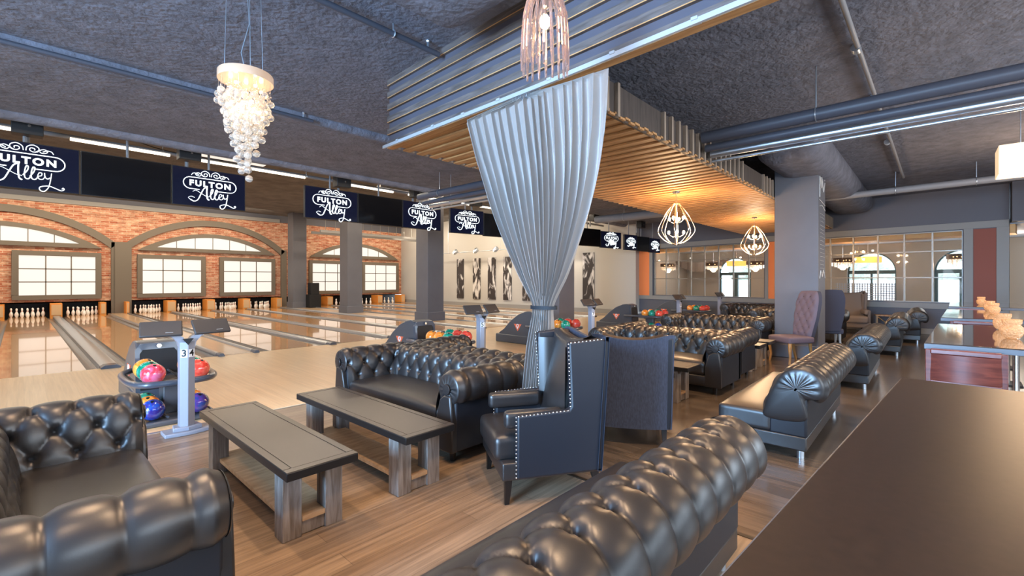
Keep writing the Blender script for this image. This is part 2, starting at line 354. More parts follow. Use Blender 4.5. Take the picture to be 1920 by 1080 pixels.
def lunette(cx, label):
    t = thing('lunette_window', label, 'window', (cx, 27.97, 2.98), group='arched lunettes in the brick wall')
    def seg(half, h, z0, y):
        r = (half*half+h*h)/(2*h); a = math.asin(half/r)
        return [(r*math.sin(-a+2*a*i/28), z0+h-r+r*math.cos(-a+2*a*i/28)) for i in range(29)]
    o_ = seg(3.1, .97, 0, 0); n_ = seg(2.35, .60, .18, 0)
    MB().prism(n_, 'y', -.05, -.02).build('lit_panel', LIT, t, smooth=0)
    f = MB(); f.grid([[(x, -.12, z) for x, z in n_]+[(n_[0][0], -.12, n_[0][1])], [(x, -.12, z) for x, z in o_]+[(o_[0][0], -.12, o_[0][1])]])
    f.grid([[(x, -.12, z) for x, z in o_], [(x, 0, z) for x, z in o_]]).grid([[(x, -.12, z) for x, z in n_], [(x, 0, z) for x, z in n_]])
    f.grid([[(o_[0][0], -.12, 0), (o_[-1][0], -.12, 0)], [(n_[0][0], -.12, .18), (n_[-1][0], -.12, .18)]]).grid([[(o_[0][0], -.12, 0), (o_[-1][0], -.12, 0)], [(o_[0][0], 0, 0), (o_[-1][0], 0, 0)]])
    f.build('frame', BROWNTRIM, t, smooth=0)
    g = MB()
    for k in range(1, 6):
        x = -2.35+4.7*k/6; h = .6; r = (2.35**2+h*h)/(2*h); zt = .18+h-r+math.sqrt(r*r-x*x)
        g.bx(x-.014, x+.014, -.07, -.045, .18, zt)
    g.build('muntin', BROWNTRIM, t)
lunette(-.52, 'frosted arched lunette under the leftmost brick arch')
lunette(6.95, 'frosted arched lunette under the brick arch between pilaster and dark corner column')
lunette(15.15, 'frosted arched lunette in the last brick bay by the grey wall')

# grey side wall with posters, lanes run along it
struct('wall_right', MB().prism([(18.3, 9.55), (18.6, 28.0), (19.0, 28.0), (19.0, 9.55)], 'z', -.1, 5.4), PALEWALL)
struct('baseboard_right', MB().prism([(18.2, 9.55), (18.5, 28.0), (18.62, 28.0), (18.32, 9.55)], 'z', -.1, .22), TRIMPAINT)

# glazed wall to the restaurant: own frame, s along the wall
Q = Vector((17.2, -1.42, 0)); eS = Vector((.128, .9917, 0)).normalized(); WR = math.atan2(eS.y, eS.x)
def wl(A): return (A+1.42)/.9917
def wall_obj(name, mb, mat, parent=None, **k):
    o = mb.build(name, mat, parent, **k)
    if parent is None: o.location = Q; o.rotation_euler = (0, 0, WR); tag(o, kind='structure')
    return o
# local: x along wall (s), y = -thickness towards the restaurant is negative (room side is +y)
o1, o2, o3, o4 = wl(-.575), wl(3.06), wl(4.41), wl(8.84)
E_ = wl(9.78)
mb = MB().bx(0, E_, -.2, 0, 0, .9).bx(0, E_, -.2, 0, 2.88, 4.0).bx(0, o1, -.2, 0, .9, 2.88).bx(o2, o3, -.2, 0, .9, 2.88).bx(o4, E_, -.2, 0, .9, 2.88)
wall_obj('wall_window_side', mb, DARKPAINT)
mb = MB().bx(0, E_, 0, .04, .72, .88).bx(0, E_, 0, .04, 2.90, 3.08)
for a, b in ((-1.42, -1.2), (-.78, -.60), (3.08, 3.25), (4.27, 4.38), (8.87, 9.02), (9.62, 9.78)): mb.bx(wl(a), wl(b), 0, .04, .88, 2.90)
wall_obj('trim_window_wall', mb, TRIMPAINT, bevel=.006)
wall_obj('baseboard_window_wall', MB().bx(0, E_, 0, .04, 0, .16), TRIMPAINT, bevel=.006)
for a, b, mt, lab in ((9.02, 9.62, ORANGE, 'bright orange painted panel beside the poster wall'), (3.25, 4.27, ORANGE, 'orange painted panel half hidden by the big grey column'), (-1.2, -.78, RUST, 'terracotta painted panel above the row of high tables')):
    o = wall_obj('wall_panel', MB().bx(wl(a), wl(b), 0, .015, .88, 2.88), mt, None)
    del o['kind']; tag(o, lab, 'panel')
def glazed(s0, s1, label, n):
    t = thing('glazed_partition', label, 'window', Q, WR); f = MB()
    f.bx(s0, s1, -.12, -.06, .88, .92).bx(s0, s1, -.12, -.06, 2.86, 2.90)
    for k in range(n+1): x = s0+(s1-s0)*k/n; f.bx(x-.018, x+.018, -.12, -.06, .9, 2.88)
    for z in (1.6, 2.34): f.bx(s0, s1, -.12, -.06, z-.014, z+.014)
    f.build('muntin', M('bronze_muntin', (.32, .29, .25), .35, .6), t)
    MB().bx(s0, s1, -.095, -.088, .9, 2.88).build('glass_pane', GLASS, t)
glazed(o1, o2, 'gridded glass partition with bronze bars right of the big grey column', 6)
glazed(o3, o4, 'gridded glass partition with bronze bars left of the big grey column', 8)

# restaurant beyond
ROOMW = M('sand_plaster', (.36, .32, .27), .8); TEAL = M('teal_grey_door_paint', (.07, .12, .125), .45)
def far(name, mb, mat, kind=True, **k):
    o = mb.build(name, mat, **k); o.location = Q; o.rotation_euler = (0, 0, WR)
    if kind: o['kind'] = 'structure'
    return o
DY = -5.75
far('floor_restaurant', MB().bx(-8, 12, DY, -.2, -.05, 0), M('restaurant_floor', (.13, .10, .08), .25))
far('ceiling_restaurant', MB().bx(-8, 12, DY, -.2, 2.98, 3.1), M('restaurant_ceiling', (.55, .56, .6), .8))
far('trim_restaurant_header', MB().bx(-.1, 12, -1.0, -.2, 2.74, 2.97), M('orange_lit_pine', (.75, .42, .17), .6))  # header added for the orange band; warm light put into its colour
far('wall_restaurant_end', MB().bx(12, 12.1, DY, -.2, 0, 3.1).bx(-8.1, -8, DY, .5, 0, 3.1), ROOMW)
centers = [wl(a) for a in (-2.75, -.07, 2.6, 5.3, 8.0)]
mb = MB(); ac = 1.86; rr = .80
edges = [-8]+[x for c_ in reversed(centers) for x in ()]
prev = -8
for c_ in sorted(centers):
    mb.bx(prev, c_-rr, DY-.25, DY, 0, 3.1); prev = c_+rr
    pts = [(c_+rr*math.cos(math.pi*i/20), ac+rr*math.sin(math.pi*i/20)) for i in range(21)]
    ol = [(c_+rr, 3.1)]+pts+[(c_-rr, 3.1)]
    mb.prism(ol, 'y', DY-.25, DY)
mb.bx(prev, 12, DY-.25, DY, 0, 3.1)
far('wall_restaurant_windows', mb, ROOMW, smooth=0, fix=False)
for i, c_ in enumerate(sorted(centers)):
    lab = ['arched glazed doorway seen past the right end of the window wall', 'arched double glazed doors nearest the terracotta panel', 'arched street window behind the perforated screen', 'arched street window mostly hidden by the big grey column', 'arched double doors seen through the left glass partition'][i]
    t = thing('arched_doorway', 'teal framed '+lab, 'doorway', Q, WR)
    f = MB(); y0, y1 = DY-.2, DY-.1
    f.bx(c_-rr, c_+rr, y0, y1, ac-.07, ac+.07)
    if i in (1, 4, 0):
        for a, b in ((-rr, -rr+.1), (-.13, .13), (rr-.1, rr)): f.bx(c_+a, c_+b, y0, y1, 0, ac)
        f.bx(c_-rr, c_+rr, y0, y1, 0, .25)
    else:
        for a, b in ((-rr, -rr+.05), (-.03, .03), (rr-.05, rr)): f.bx(c_+a, c_+b, y0, y1, .4, ac)
        f.bx(c_-rr, c_+rr, y0, y1, 0, .55)
    po = [(c_+rr*math.cos(math.pi*k/20), ac+rr*math.sin(math.pi*k/20)) for k in range(21)]; pi_ = [(c_+(rr-.05)*math.cos(math.pi*k/20), ac+(rr-.05)*math.sin(math.pi*k/20)) for k in range(21)]
    f.grid([[(x, y1, z) for x, z in po], [(x, y1, z) for x, z in pi_], [(x, y0, z) for x, z in pi_]])
    f.build('frame', TEAL, t, smooth=0)
# outside
struct('ground_street', MB().bx(23.5, 70, -60, 60, -.1, -.02), M('pale_paving', (.6, .6, .58), .8))
o = far('street_building', MB().bx(-30, 30, DY-9, DY-7, 0, 1.55), M('white_painted_block', (.8, .82, .84), .7), kind=False)
tag(o, 'low white painted building across the street outside the arched windows', 'building')
HEDGE = M('pale_grey_green_foliage', (.42, .46, .38), .9, bump=1, bscale=5, bdist=.3, var=.4, vscale=1.6)
for k, s_ in enumerate((-9, -3.6, 1.8, 7.2, 12.6)):
    mb = MB()
    for q in range(9): mb.sphere((s_+random.uniform(-1.4, 1.4), DY-11+random.uniform(-.6, .6), 2.3+random.uniform(-.4, .7)), random.uniform(.9, 1.2), 12)
    mb.bx(s_-.15, s_+.15, DY-11.1, DY-10.9, 0, 1.6)
    o = far('street_tree', mb, HEDGE, kind=False)
    tag(o, 'leafy street tree outside, seen through the '+['arch past the end of the window wall', 'double doors nearest the terracotta panel', 'arched window behind the perforated screen', 'arched window hidden by the big column', 'left glass partition'][k], 'tree', 'street trees behind the white building')
# low return closing the far side of the restaurant opening
struct('wall_restaurant_lintel', MB().bx(16.9, 18.2, -5.0, -1.45, 3.0, 4.0), DARKPAINT)

# columns
def column(x, y, z1, label, base=.34):
    t = thing('square_column', label, 'column', (x, y, 0), group='square columns in one line')
    MB().bx(-.37, .37, -.37, .37, 0, z1).build('shaft', GREYPAINT, t, bevel=.012)
    MB().bx(-.41, .41, -.41, .41, 0, base).build('plinth', GREYPAINT, t, bevel=.012)
    return t
colm = column(10.64, 1.97, 4.0, 'big grey square column at the end of the slatted canopy', .26)
for yy, lab in ((8.07, 'dark square column behind the tied curtain'), (14.1, 'grey square column among the lanes, widest of those beyond the approach'), (20.17, 'grey square column standing between the lanes in front of the last brick bay'), (26.3, 'dark grey column at the corner of the brick arch')):
    column(10.64, yy, 3.98 if yy < 10 else 5.3, lab)
# chalk drawing on the narrow face of the big column
CH = M('white_chalk', (.6, .58, .55), .9)
mb = MB(); yf = 1.97-.37-.010
def chk(pts, r=.006): mb.tube([(x, yf, z) for x, z in pts], r, 4)
chk([(10.32, 3.55), (10.5, 3.62), (10.7, 3.6), (10.9, 3.5)]); chk([(10.35, 3.1), (10.35, 3.5), (10.55, 3.3), (10.55, 3.52), (10.75, 3.25), (10.9, 3.45)], .009)
chk([(10.34, 3.05), (10.94, 3.0)]); chk([(10.34, 2.93), (10.6, 2.97), (10.94, 2.9)])
for k in range(16): chk([(10.36+random.uniform(0, .05), 2.8-.075*k), (10.6, 2.8-.075*k+random.uniform(-.01, .01)), (10.9-random.uniform(0, .15), 2.79-.075*k)], .0035)
chk([(10.35, 1.55), (10.45, 1.7), (10.6, 1.58), (10.75, 1.72), (10.92, 1.56)], .006)
o = mb.build('chalk_drawing', CH); tag(o, 'white chalk menu scribbles on the narrow face of the big grey column', 'chalk drawing')

# speaker stack by corner column
t = thing('floor_speaker', 'black floor loudspeaker standing at the foot of the dark corner column', 'loudspeaker', (11.25, 25.6, 0))
MB().bx(-.32, .32, -.25, .25, .02, .75).build('bass_cabinet', BLACK, t, bevel=.01); MB().bx(-.24, .24, -.2, .2, .75, 1.4).build('upper_cabinet', BLACK, t, bevel=.01)

# ------------------------------------------------------------------ lanes
pairs = (-2.2, 1.08, 5.04, 8.33, 12.96, 16.4)
lane_names = []
pin_proto = None
def make_pin():
    t = thing('bowling_pin', '', 'bowling pin')
    prof = [(.028, 0), (.036, .02), (.05, .06), (.0605, .115), (.056, .16), (.04, .205), (.026, .24), (.0235, .262), (.026, .29), (.032, .325), (.032, .345), (.024, .37), (.008, .381), (0, .382)]
    MB().lathe([(max(r, .0001), z) for r, z in prof], 14).build('pin_body', PINMAT, t)
    MB().lathe([(.0262, .246), (.0255, .252)], 14, caps=False).lathe([(.0262, .272), (.0268, .28)], 14, caps=False).build('neck_stripe', PINRED, t)
    return t
pin_proto = make_pin()
rowname = ['front', 'second', 'third', 'back']; posname = [['head pin'], ['left', 'right'], ['left', 'middle', 'right'], ['far left', 'inner left', 'inner right', 'far right']]
lane_i = 0
for pi, pc in enumerate(pairs):
    for side in (-1, 1):
        lane_i += 1
        cx = pc+side*(.07+.235+.53)
        nm = 'lane %d from the left' % (lane_i-2) if lane_i > 2 else 'lane cut off at the left edge'
        ordw = ['first', 'second', 'third', 'fourth', 'fifth', 'sixth', 'seventh', 'eighth', 'ninth', 'tenth'][max(0, lane_i-3)]
        where = ('%s visible lane from the left' % ordw) if lane_i > 2 else ['leftmost hidden lane', 'lane just outside the left edge'][lane_i-1]
        t = thing('bowling_lane', 'glossy varnished maple bowling lane, the '+where, 'bowling lane', (cx, 10.5, 0), group='bowling lanes')
        MB().bx(-.53, .53, 0, 17.5, -.1, 0).build('lane_surface', LANE, t)
        for sg in (-1, 1):
            gx = sg*(.53+.1175); prof = [(gx+.1175*math.cos(a), -.085*math.sin(-a)-.0) for a in [math.pi+math.pi*k/10 for k in range(11)]]
            rows = [[(x, y, z-.004) for x, z in prof] for y in (0, 17.5)]
            MB().grid(rows).build('gutter', GUTTER, t)
        if lane_i == 1: continue
        for r_ in range(4):
            for q in range(r_+1):
                px = cx+(q-r_/2)*.3048; py = 26.95+r_*.264
                word = posname[r_][q]
                lab = 'white bowling pin, %s, %s' % ('the head pin' if r_ == 0 else '%s of the %s row' % (word, rowname[r_]), where)
                place(pin_proto, used, lab, loc=(px, py, 0), group='pins on the '+where)
def divider(cx, wd, label, ret=False, y0=10.5):
    t = thing('lane_capping', label, 'lane divider', (cx, y0, 0), group='metal cappings between lanes')
    h = .05
    pr = [(-wd/2, -.1), (-wd/2, h*.4), (-wd*.3, h), (wd*.3, h), (wd/2, h*.4), (wd/2, -.1)]
    MB().prism(pr, 'y', .12, 16.4).build('capping', CAPPING, t, smooth=50)
    MB().prism([(a*1.1, b*1.15 if b > 0 else b) for a, b in pr], 'y', -.12, .12).build('end_cap', HOODEDGE, t, smooth=50)
    return t
divs = []
for pi, pc in enumerate(pairs): divider(pc, .14 if pi != 1 else .24, 'aluminium capping down the middle of the %s pair of lanes' % ['hidden left', 'nearest left', 'second', 'third', 'fourth', 'last'][pi])
for x, wd, lab in ((-.56, .07, 'thin capping at the left edge of the view'), (2.74, .09, 'capping on the left side of the pale maple walkway'), (3.38, .09, 'capping on the right side of the pale maple walkway'), (6.68, .10, 'capping between the second and third pairs of lanes'), (9.99, .09, 'capping left of the column strip'), (11.3, .09, 'capping right of the column strip'), (14.68, .1, 'capping between the fourth and last pairs of lanes')):
    divider(x, wd, lab)
struct('floor_walkway', MB().bx(2.785, 3.335, 10.5, 28, -.1, .012).bx(10.04, 11.25, 10.5, 28, -.1, .012).bx(18.05, 18.6, 10.5, 28, -.1, .012), STRIP)
# kickbacks between pin decks
for x, wd, lab in ((-.56, .34, 'at the far left edge'), (1.08, .36, 'between the two leftmost lanes'), (2.56, .2, 'left of the pilaster'), (3.4, .12, 'right of the pilaster'), (5.04, .36, 'between the third and fourth lanes'), (6.68, .36, 'between the fourth and fifth lanes'), (8.33, .36, 'between the fifth and sixth lanes'), (10.0, .3, 'left of the dark corner column'), (11.32, .3, 'right of the dark corner column'), (12.96, .36, 'between the seventh and eighth lanes'), (14.68, .36, 'between the eighth and ninth lanes'), (16.4, .36, 'between the ninth and tenth lanes'), (18.2, .3, 'at the foot of the grey side wall')):
    t = thing('pin_deck_divider', 'orange and tan laminate pin deck divider '+lab, 'pin deck divider', (x, 27.15, 0), group='pin deck dividers')
    MB().bx(-wd/2, wd/2, .02, .84, -.1, .55).build('side_panel', KICK, t)
    MB().bx(-wd/2+.03, wd/2-.03, 0, .02, .06, .5).build('front_panel', KICKTAN, t)

# ------------------------------------------------------------------ televisions
LOGOS = {}
def logo_parts(parent, wd):
    s = wd*.36                                   # half width of the badge
    if not LOGOS:
        cu = bpy.data.curves.new('txt', 'FONT'); cu.body = 'FULTON'; cu.align_x = 'CENTER'; cu.align_y = 'CENTER'; cu.size = .36; cu.offset = .016; cu.space_character = 1.28; cu.extrude = .001
        ob = bpy.data.objects.new('txt', cu); C.objects.link(ob)
        dg = bpy.context.evaluated_depsgraph_get(); me = bpy.data.meshes.new_from_object(ob.evaluated_get(dg)); bpy.data.objects.remove(ob)
        me.materials.clear(); me.materials.append(LOGO)
        xs = [v.co.x for v in me.vertices]; k = 1.56/(max(xs)-min(xs)); mx = (max(xs)+min(xs))/2
        for v in me.vertices: v.co = Vector(((v.co.x-mx)*k, -.004, v.co.y*.92))
        LOGOS['word'] = me
        def st(pts, r, n=6, closed=False): return [(x, 0, z) for x, z in [(p.x, p.y) for p in spline([(a, b, 0) for a, b in pts], n, closed)]], r
        mb = MB(); hh = .25
        ring = [(.75+hh*math.sin(math.pi*k/12), hh*math.cos(math.pi*k/12)) for k in range(13)]
        top = [(-.75-hh*math.sin(math.pi*k/12), -hh*math.cos(math.pi*k/12)) for k in range(13)]
        path = [(-.42, -hh)]+top[0:]+[(-.75, hh)]+ring+[(.22, -hh)]
        mb.tube([(x, -.004, z) for x, z in path], .017, 6)
        for sg in (-1, 1):
            for pts in ([(.03, .36), (.06, .50), (.2, .58), (.34, .5), (.32, .37), (.2, .34), (.12, .4), (.15, .47), (.24, .46), (.24, .4)],
                        [(.25, .33), (.36, .42), (.47, .47), (.56, .42), (.52, .35), (.42, .33), (.36, .38)], [(.44, .38), (.56, .44), (.66, .42), (.71, .34)]):
                mb.tube([(sg*p.x, -.004, p.y) for p in spline([(a, b, 0) for a, b in pts], 5)], .0135, 5)
        LOGOS['badge'] = mb
        mb = MB()
        strokes = [([(-.62, -.33), (-.66, -.37), (-.56, -.30), (-.40, -.38), (-.2, -.5), (-.06, -.53)], .014),
                   ([(-.75, -.72), (-.62, -.78), (-.48, -.70), (-.36, -.42), (-.26, -.2), (-.14, -.1)], .033), ([(-.75, -.72), (-.82, -.64), (-.72, -.58), (-.6, -.62)], .016),
                   ([(-.14, -.1), (-.15, -.35), (-.13, -.6), (-.06, -.68)], .040),
                   ([(-.04, -.5), (.06, -.34), (.09, -.2), (.04, -.18), (.0, -.38), (.01, -.58), (.09, -.62), (.16, -.5)], .028),
                   ([(.13, -.52), (.22, -.36), (.25, -.22), (.2, -.2), (.16, -.4), (.17, -.58), (.25, -.62), (.32, -.52)], .028),
                   ([(.3, -.5), (.4, -.46), (.42, -.38), (.36, -.36), (.32, -.46), (.35, -.58), (.44, -.58), (.5, -.46)], .022),
                   ([(.48, -.36), (.5, -.5), (.56, -.55), (.62, -.5)], .026),
                   ([(.66, -.34), (.63, -.6), (.58, -.85), (.48, -1.0), (.38, -.98), (.36, -.88), (.46, -.82), (.6, -.8), (.76, -.86), (.9, -.92), (.98, -.87), (.95, -.82), (.92, -.86)], .024)]
        for pts, r in strokes: mb.tube([(p.x, -.004, p.y+.0) for p in spline([(a, b, 0) for a, b in pts], 6)], r, 6, flat=.6)
        LOGOS['script'] = mb
        LOGOS['badge'] = LOGOS['badge'].build('tmp', LOGO, smooth=0).data; LOGOS['script'] = LOGOS['script'].build('tmp2', LOGO, smooth=0).data
        for nme in ('tmp', 'tmp2'): bpy.data.objects.remove(bpy.data.objects[nme])
    for nme, key in (('lettering', 'word'), ('logo_badge', 'badge'), ('logo_script', 'script')):
        o = bpy.data.objects.new(nme, LOGOS[key]); C.objects.link(o); o.parent = parent; o.scale = (s, 1, s); o.location = (0, -.035, .06*wd)
def tv(x0, y0, x1, y1, z0, z1, logo, label, k=None):
    dx, dy = x1-x0, y1-y0; wd = math.hypot(dx, dy)*.992; h = z1-z0
    t = thing('television', label, 'television', ((x0+x1)/2, (y0+y1)/2, (z0+z1)/2), math.atan2(dy, dx), group='televisions hung above the foul line')
    MB().bx(-wd/2, wd/2, -.03, .05, -h/2, h/2).build('casing', BLACK, t, bevel=.006)
    MB().bx(-wd/2+.012, wd/2-.012, -.033, -.028, -h/2+.012, h/2-.012).build('screen', SCREEN if logo else SCREEN_OFF, t)
    MB().tube([(0, .09, 0), (0, .09, (5.3 if y0 > 10.02 else 3.9)-(z0+z1)/2)], .02, 8).bx(-.15, .15, .05, .1, -.12, .12).build('ceiling_mount', PIPE_GREY, t)
    if logo: logo_parts(t, min(wd, h*1.75))
    return t
def Yl(x): return 10.1 if x < 8.1 else 10.1-.17*(x-8)
def zt(x): return 3.6 if x < 8.1 else 3.6-.036*(x-8)
def zb(x): return 2.89 if x < 8.1 else 2.89-.0225*(x-8)
bank = [[-.55, .67, 1.87, 3.07], [4.23, 5.48, 6.73, 7.98], [8.27, 9.4, 10.5, 11.6], [12.2, 13.35, 14.5, 15.65], [15.85, 16.6, 17.4, 18.12]]
bl = ['leftmost television bank', 'bank right of the crystal chandelier', 'television bank left of the curtain', 'television bank right of the curtain', 'last television bank by the glass partition']
for bi, xs in enumerate(bank):
    for k in range(3):
        a, b = xs[k], xs[k+1]; lg = k != 1
        tv(a, Yl(a), b, Yl(b), (zb(a)+zb(b))/2, (zt(a)+zt(b))/2, lg, ('television with white script logo, %s end of the ' % ('left' if k == 0 else 'right') if lg else 'blank black television in the middle of the ')+bl[bi])
    for k in (.25, 1.5, 2.75) if bi < 5 else ():
        pass
# hanging poles and boxes
for i, (x, z) in enumerate(((.09, 3.84), (2.14, 3.85), (5.11, 3.8), (7.2, 3.84), (9.15, 3.83), (12.6, 3.8), (14.2, 3.8), (16.9, 3.75))):
    t = thing('hanging_speaker', 'small black loudspeaker box on a ceiling pole, %s from the left above the televisions' % ['first', 'second', 'third', 'fourth', 'fifth', 'sixth', 'seventh', 'eighth'][i], 'loudspeaker', (x, Yl(x)+.06, z), group='speakers on poles above the televisions')
    MB().bx(-.17, .17, -.16, .06, -.13, .13).build('cabinet', BLACK, t, bevel=.008)
    MB().tube([(0, .13, -.3), (0, .13, (5.29 if x < 11.3 else 3.99)-z)], .03, 10).build('pole', PIPE_GREY, t)
    MB().lathe([(.02, -.004), (.02, .004)], 10).xform(Matrix.Translation((.02, -.165, 0)) @ Matrix.Rotation(R(90), 4, 'X')).build('badge', CHROME, t)
# light row and conduits behind the televisions
def pipe(name, pts, r, mat, label, cat='pipe', hang=(), top=4.0, group=None, n=14):
    t = thing(name, label, cat, pts[0], group=group); o0 = Vector(pts[0])
    MB().tube([Vector(p)-o0 for p in pts], r, n).build('pipe_run', mat, t, smooth=60)
    for h in hang:
        p = Vector(pts[0]).lerp(Vector(pts[-1]), h); z = p.z
        m = MB().tube([p-o0, Vector((p.x, p.y, top))-o0], .008, 6)
        m.tube([p-o0+Vector((0, 0, 0))+Vector((math.cos(a)*(r+.006), 0, math.sin(a)*(r+.006))) if abs((Vector(pts[-1])-o0).y) > abs((Vector(pts[-1])-o0).x) else p-o0+Vector((0, math.cos(a)*(r+.006), math.sin(a)*(r+.006))) for a in [2*math.pi*k/14 for k in range(15)]], .006, 5)
        m.build('hanger', STEEL, t)
    return t
pipe('conduit', [(-5, 11.0, 4.0), (18, 11.0, 4.0)], .04, PIPE_GREY, 'long conduit carrying light tubes above the televisions', 'conduit', (.3, .42, .55, .7), 5.3)
pipe('sprinkler_pipe', [(-5, 11.4, 4.35), (18, 11.4, 4.35)], .03, PIPE_GREY, 'thin pipe above the row of light tubes', 'pipe', (.25, .45, .6), 5.3)
for i, (a, b) in enumerate(((-1.6, .0), (.6, 2.0), (2.5, 4.6), (5.4, 7.0), (7.5, 8.9), (9.5, 11.2), (12.9, 14.4), (15, 16.3))):
    t = thing('light_tube', 'glowing linear light tube above the televisions, %s from the left' % ['first', 'second', 'third', 'fourth', 'fifth', 'sixth', 'seventh', 'eighth'][i], 'light', ((a+b)/2, 10.93, 3.95), group='light tubes above the televisions')
    MB().tube([(-(b-a)/2, 0, 0), ((b-a)/2, 0, 0)], .028, 8).build('tube', TUBE, t); MB().bx(-(b-a)/2, (b-a)/2, .02, .06, -.02, .05).build('batten', PIPE_GREY, t)
for i, (x, y) in enumerate(((3.6, 13.2), (9.0, 13.5), (12.5, 18.5))):
    t = thing('ceiling_light', 'box light fitting on the lane ceiling, %s' % ['just right of the crystal chandelier tip', 'above the second television bank', 'deep in the hall behind the columns'][i], 'light', (x, y, 4.6), group='box lights over the lanes')
    MB().bx(-.9, .9, -.12, .12, 0, .08).build('housing', TRIMPAINT, t); MB().bx(-.88, .88, -.1, .1, -.015, 0).build('diffuser', LIT, t)
    MB().tube([(-.7, 0, .08), (-.7, 0, .7)], .008, 5).tube([(.7, 0, .08), (.7, 0, .7)], .008, 5).build('hanger', STEEL, t)
# cable tray in front of the last brick bay
t = thing('cable_tray', 'grey ladder cable tray hung in front of the last brick bay', 'cable tray', (10.0, 24.0, 4.1))
m = MB().bx(.9, 8, -.05, .05, 0, .14).bx(.9, 8, 1.0, 1.1, 0, .14)
for k in range(12): m.tube([(1.2+.55*k, 0, .1), (1.2+.55*k, 0, 1.18)], .012, 5)
m.build('tray', TRIMPAINT, t)

# posters and spotlights on the grey wall
def poster_mat(k):
    m = bpy.data.materials.new('black_white_photo_print'); m.use_nodes = True; nt = m.node_tree; b = nt.nodes['Principled BSDF']; L = nt.links.new; b.inputs['Roughness'].default_value = .35
    tc = nt.nodes.new('ShaderNodeTexCoord'); mp = nt.nodes.new('ShaderNodeMapping'); mp.inputs['Location'].default_value = (k*7.3, k*3.1, k*5); mp.inputs['Scale'].default_value = (1, 2.2, .9); L(tc.outputs['Object'], mp.inputs[0])
    n = nt.nodes.new('ShaderNodeTexNoise'); n.inputs['Scale'].default_value = 1.3; n.inputs['Detail'].default_value = 7; n.inputs['Distortion'].default_value = 1.2; L(mp.outputs[0], n.inputs[0])
    rp = nt.nodes.new('ShaderNodeValToRGB'); e = rp.color_ramp.elements; e[0].position = .52; e[1].position = .62; e[0].color = (.035, .03, .03, 1); e[1].color = (.6, .58, .56, 1); L(n.outputs[0], rp.inputs[0]); L(rp.outputs[0], b.inputs['Base Color'])
    return m
for i, y in enumerate((21.4, 19.9, 18.6, 17.35, 15.9, 14.4, 12.0)):
    x = 18.3+.3*(y-9.55)/18.45-.012
    o = MB().bx(-.04, 0, -.31, .31, .45, 2.85).build('photo_poster', poster_mat(i)); o.location = (x, y, 0)
    tag(o, 'tall black and white photo panel on the grey wall, %s' % ['first from the left', 'second from the left', 'third from the left', 'fourth from the left', 'fifth from the left', 'sixth from the left', 'right of the curtain'][i], 'poster', 'photo panels on the grey wall')
pipe('light_rail', [(17.6, 11.5, 3.2), (17.9, 23, 3.2)], .02, STEEL, 'thin rail carrying the picture spotlights', 'rail', (.1, .5, .9), 5.3)
for i, y in enumerate((21.0, 19.2, 17.6, 15.2, 12.6)):
    t = thing('wall_spotlight', 'silver picture spotlight on the rail, %s from the left' % ['first', 'second', 'third', 'fourth', 'fifth'][i], 'light', (17.55, y, 3.12), group='spotlights on the rail')
    MB().lathe([(.05, 0), (.13, .1), (.13, .32), (.06, .38)], 12).xform(Matrix.Rotation(R(55), 4, 'Y')).build('lamp_head', STEEL, t)
    MB().sphere((.03, 0, .02), .05, 8).build('bulb', TUBE, t)
    spot('picture_spot', (17.5, y, 3.05), 28, WHITE, 70, .05, (0, R(-28), 0))
# ------------------------------------------------------------------ tufted leather
def resample(pts, step):
    pts = [Vector(p) for p in pts]; L = [0]
    for a, b in zip(pts, pts[1:]): L.append(L[-1]+(b-a).length)
    n = max(2, int(L[-1]/step)); out = []; j = 0
    for i in range(n+1):
        s = L[-1]*i/n
        while j < len(pts)-2 and L[j+1] < s: j += 1
        t = (s-L[j])/max(1e-9, L[j+1]-L[j]); out.append((pts[j].lerp(pts[j+1], t), s))
    return out, L[-1]
def tuft(p, q, n0, n1, amp, S, start=0.0, rear=.45):
    # diamond lattice, button rows at s = n*q/2 for n0..n1, straight pleats before and after
    s0, s1 = n0*q/2, n1*q/2
    def pl(u, ph): return abs(math.sin(math.pi*(u/p-ph)))**.30
    def h(u, s):
        if s < s0: v = pl(u, n0/2)*.72+.28
        elif s > s1:
            f = min(1, (s-s1)/(q*.9)); v = (pl(u, n1/2)*(1-.25*f)+.25*f)*.75+.25
        else:
            a = abs(math.sin(math.pi*(u/p+s/q)))**.42; b = abs(math.sin(math.pi*(u/p-s/q)))**.42; v = .36*(a+b)+.28*a*b
        # buttons pull in
        best = 9
        for n in range(n0, n1+1):
            ds = s-n*q/2
            if abs(ds) > .06: continue
            uu = u/p-n/2; du = (uu-round(uu))*p; best = min(best, du*du+ds*ds)
        v -= .9*math.exp(-best/(.019**2))
        e = min(1, s/.03, (S-s)/.04); return amp*v*max(0, e)**.5
    return h
def sweep_x(mb, prof, x0, x1, hfun, step, sec='y', flip=False, u0=0.0):
    # prof: (a, z) points; surface runs along x (sec='y': a is y) or along y (sec='x': a is x)
    pts, S = resample([(a, z, 0) for a, z in prof], step)
    nx = max(2, int((x1-x0)/step)); rows = []
    for k in range(nx+1):
        x = x0+(x1-x0)*k/nx; row = []
        for i, (p, s) in enumerate(pts):
            a = pts[max(i-1, 0)][0]; b = pts[min(i+1, len(pts)-1)][0]; t = (b-a).normalized(); nrm = Vector((-t.y, t.x, 0))
            if flip: nrm = -nrm
            hh = hfun(x-u0, s, S) if hfun else 0
            qx = p+nrm*hh
            row.append((x, qx.x, qx.y) if sec == 'y' else (qx.x, x, qx.y))
        rows.append(row)
    mb.grid(rows); return S
def arc(c, r, a0, a1, n=18): return [(c[0]+r*math.cos(R(a0+(a1-a0)*i/n)), c[1]+r*math.sin(R(a0+(a1-a0)*i/n))) for i in range(n+1)]
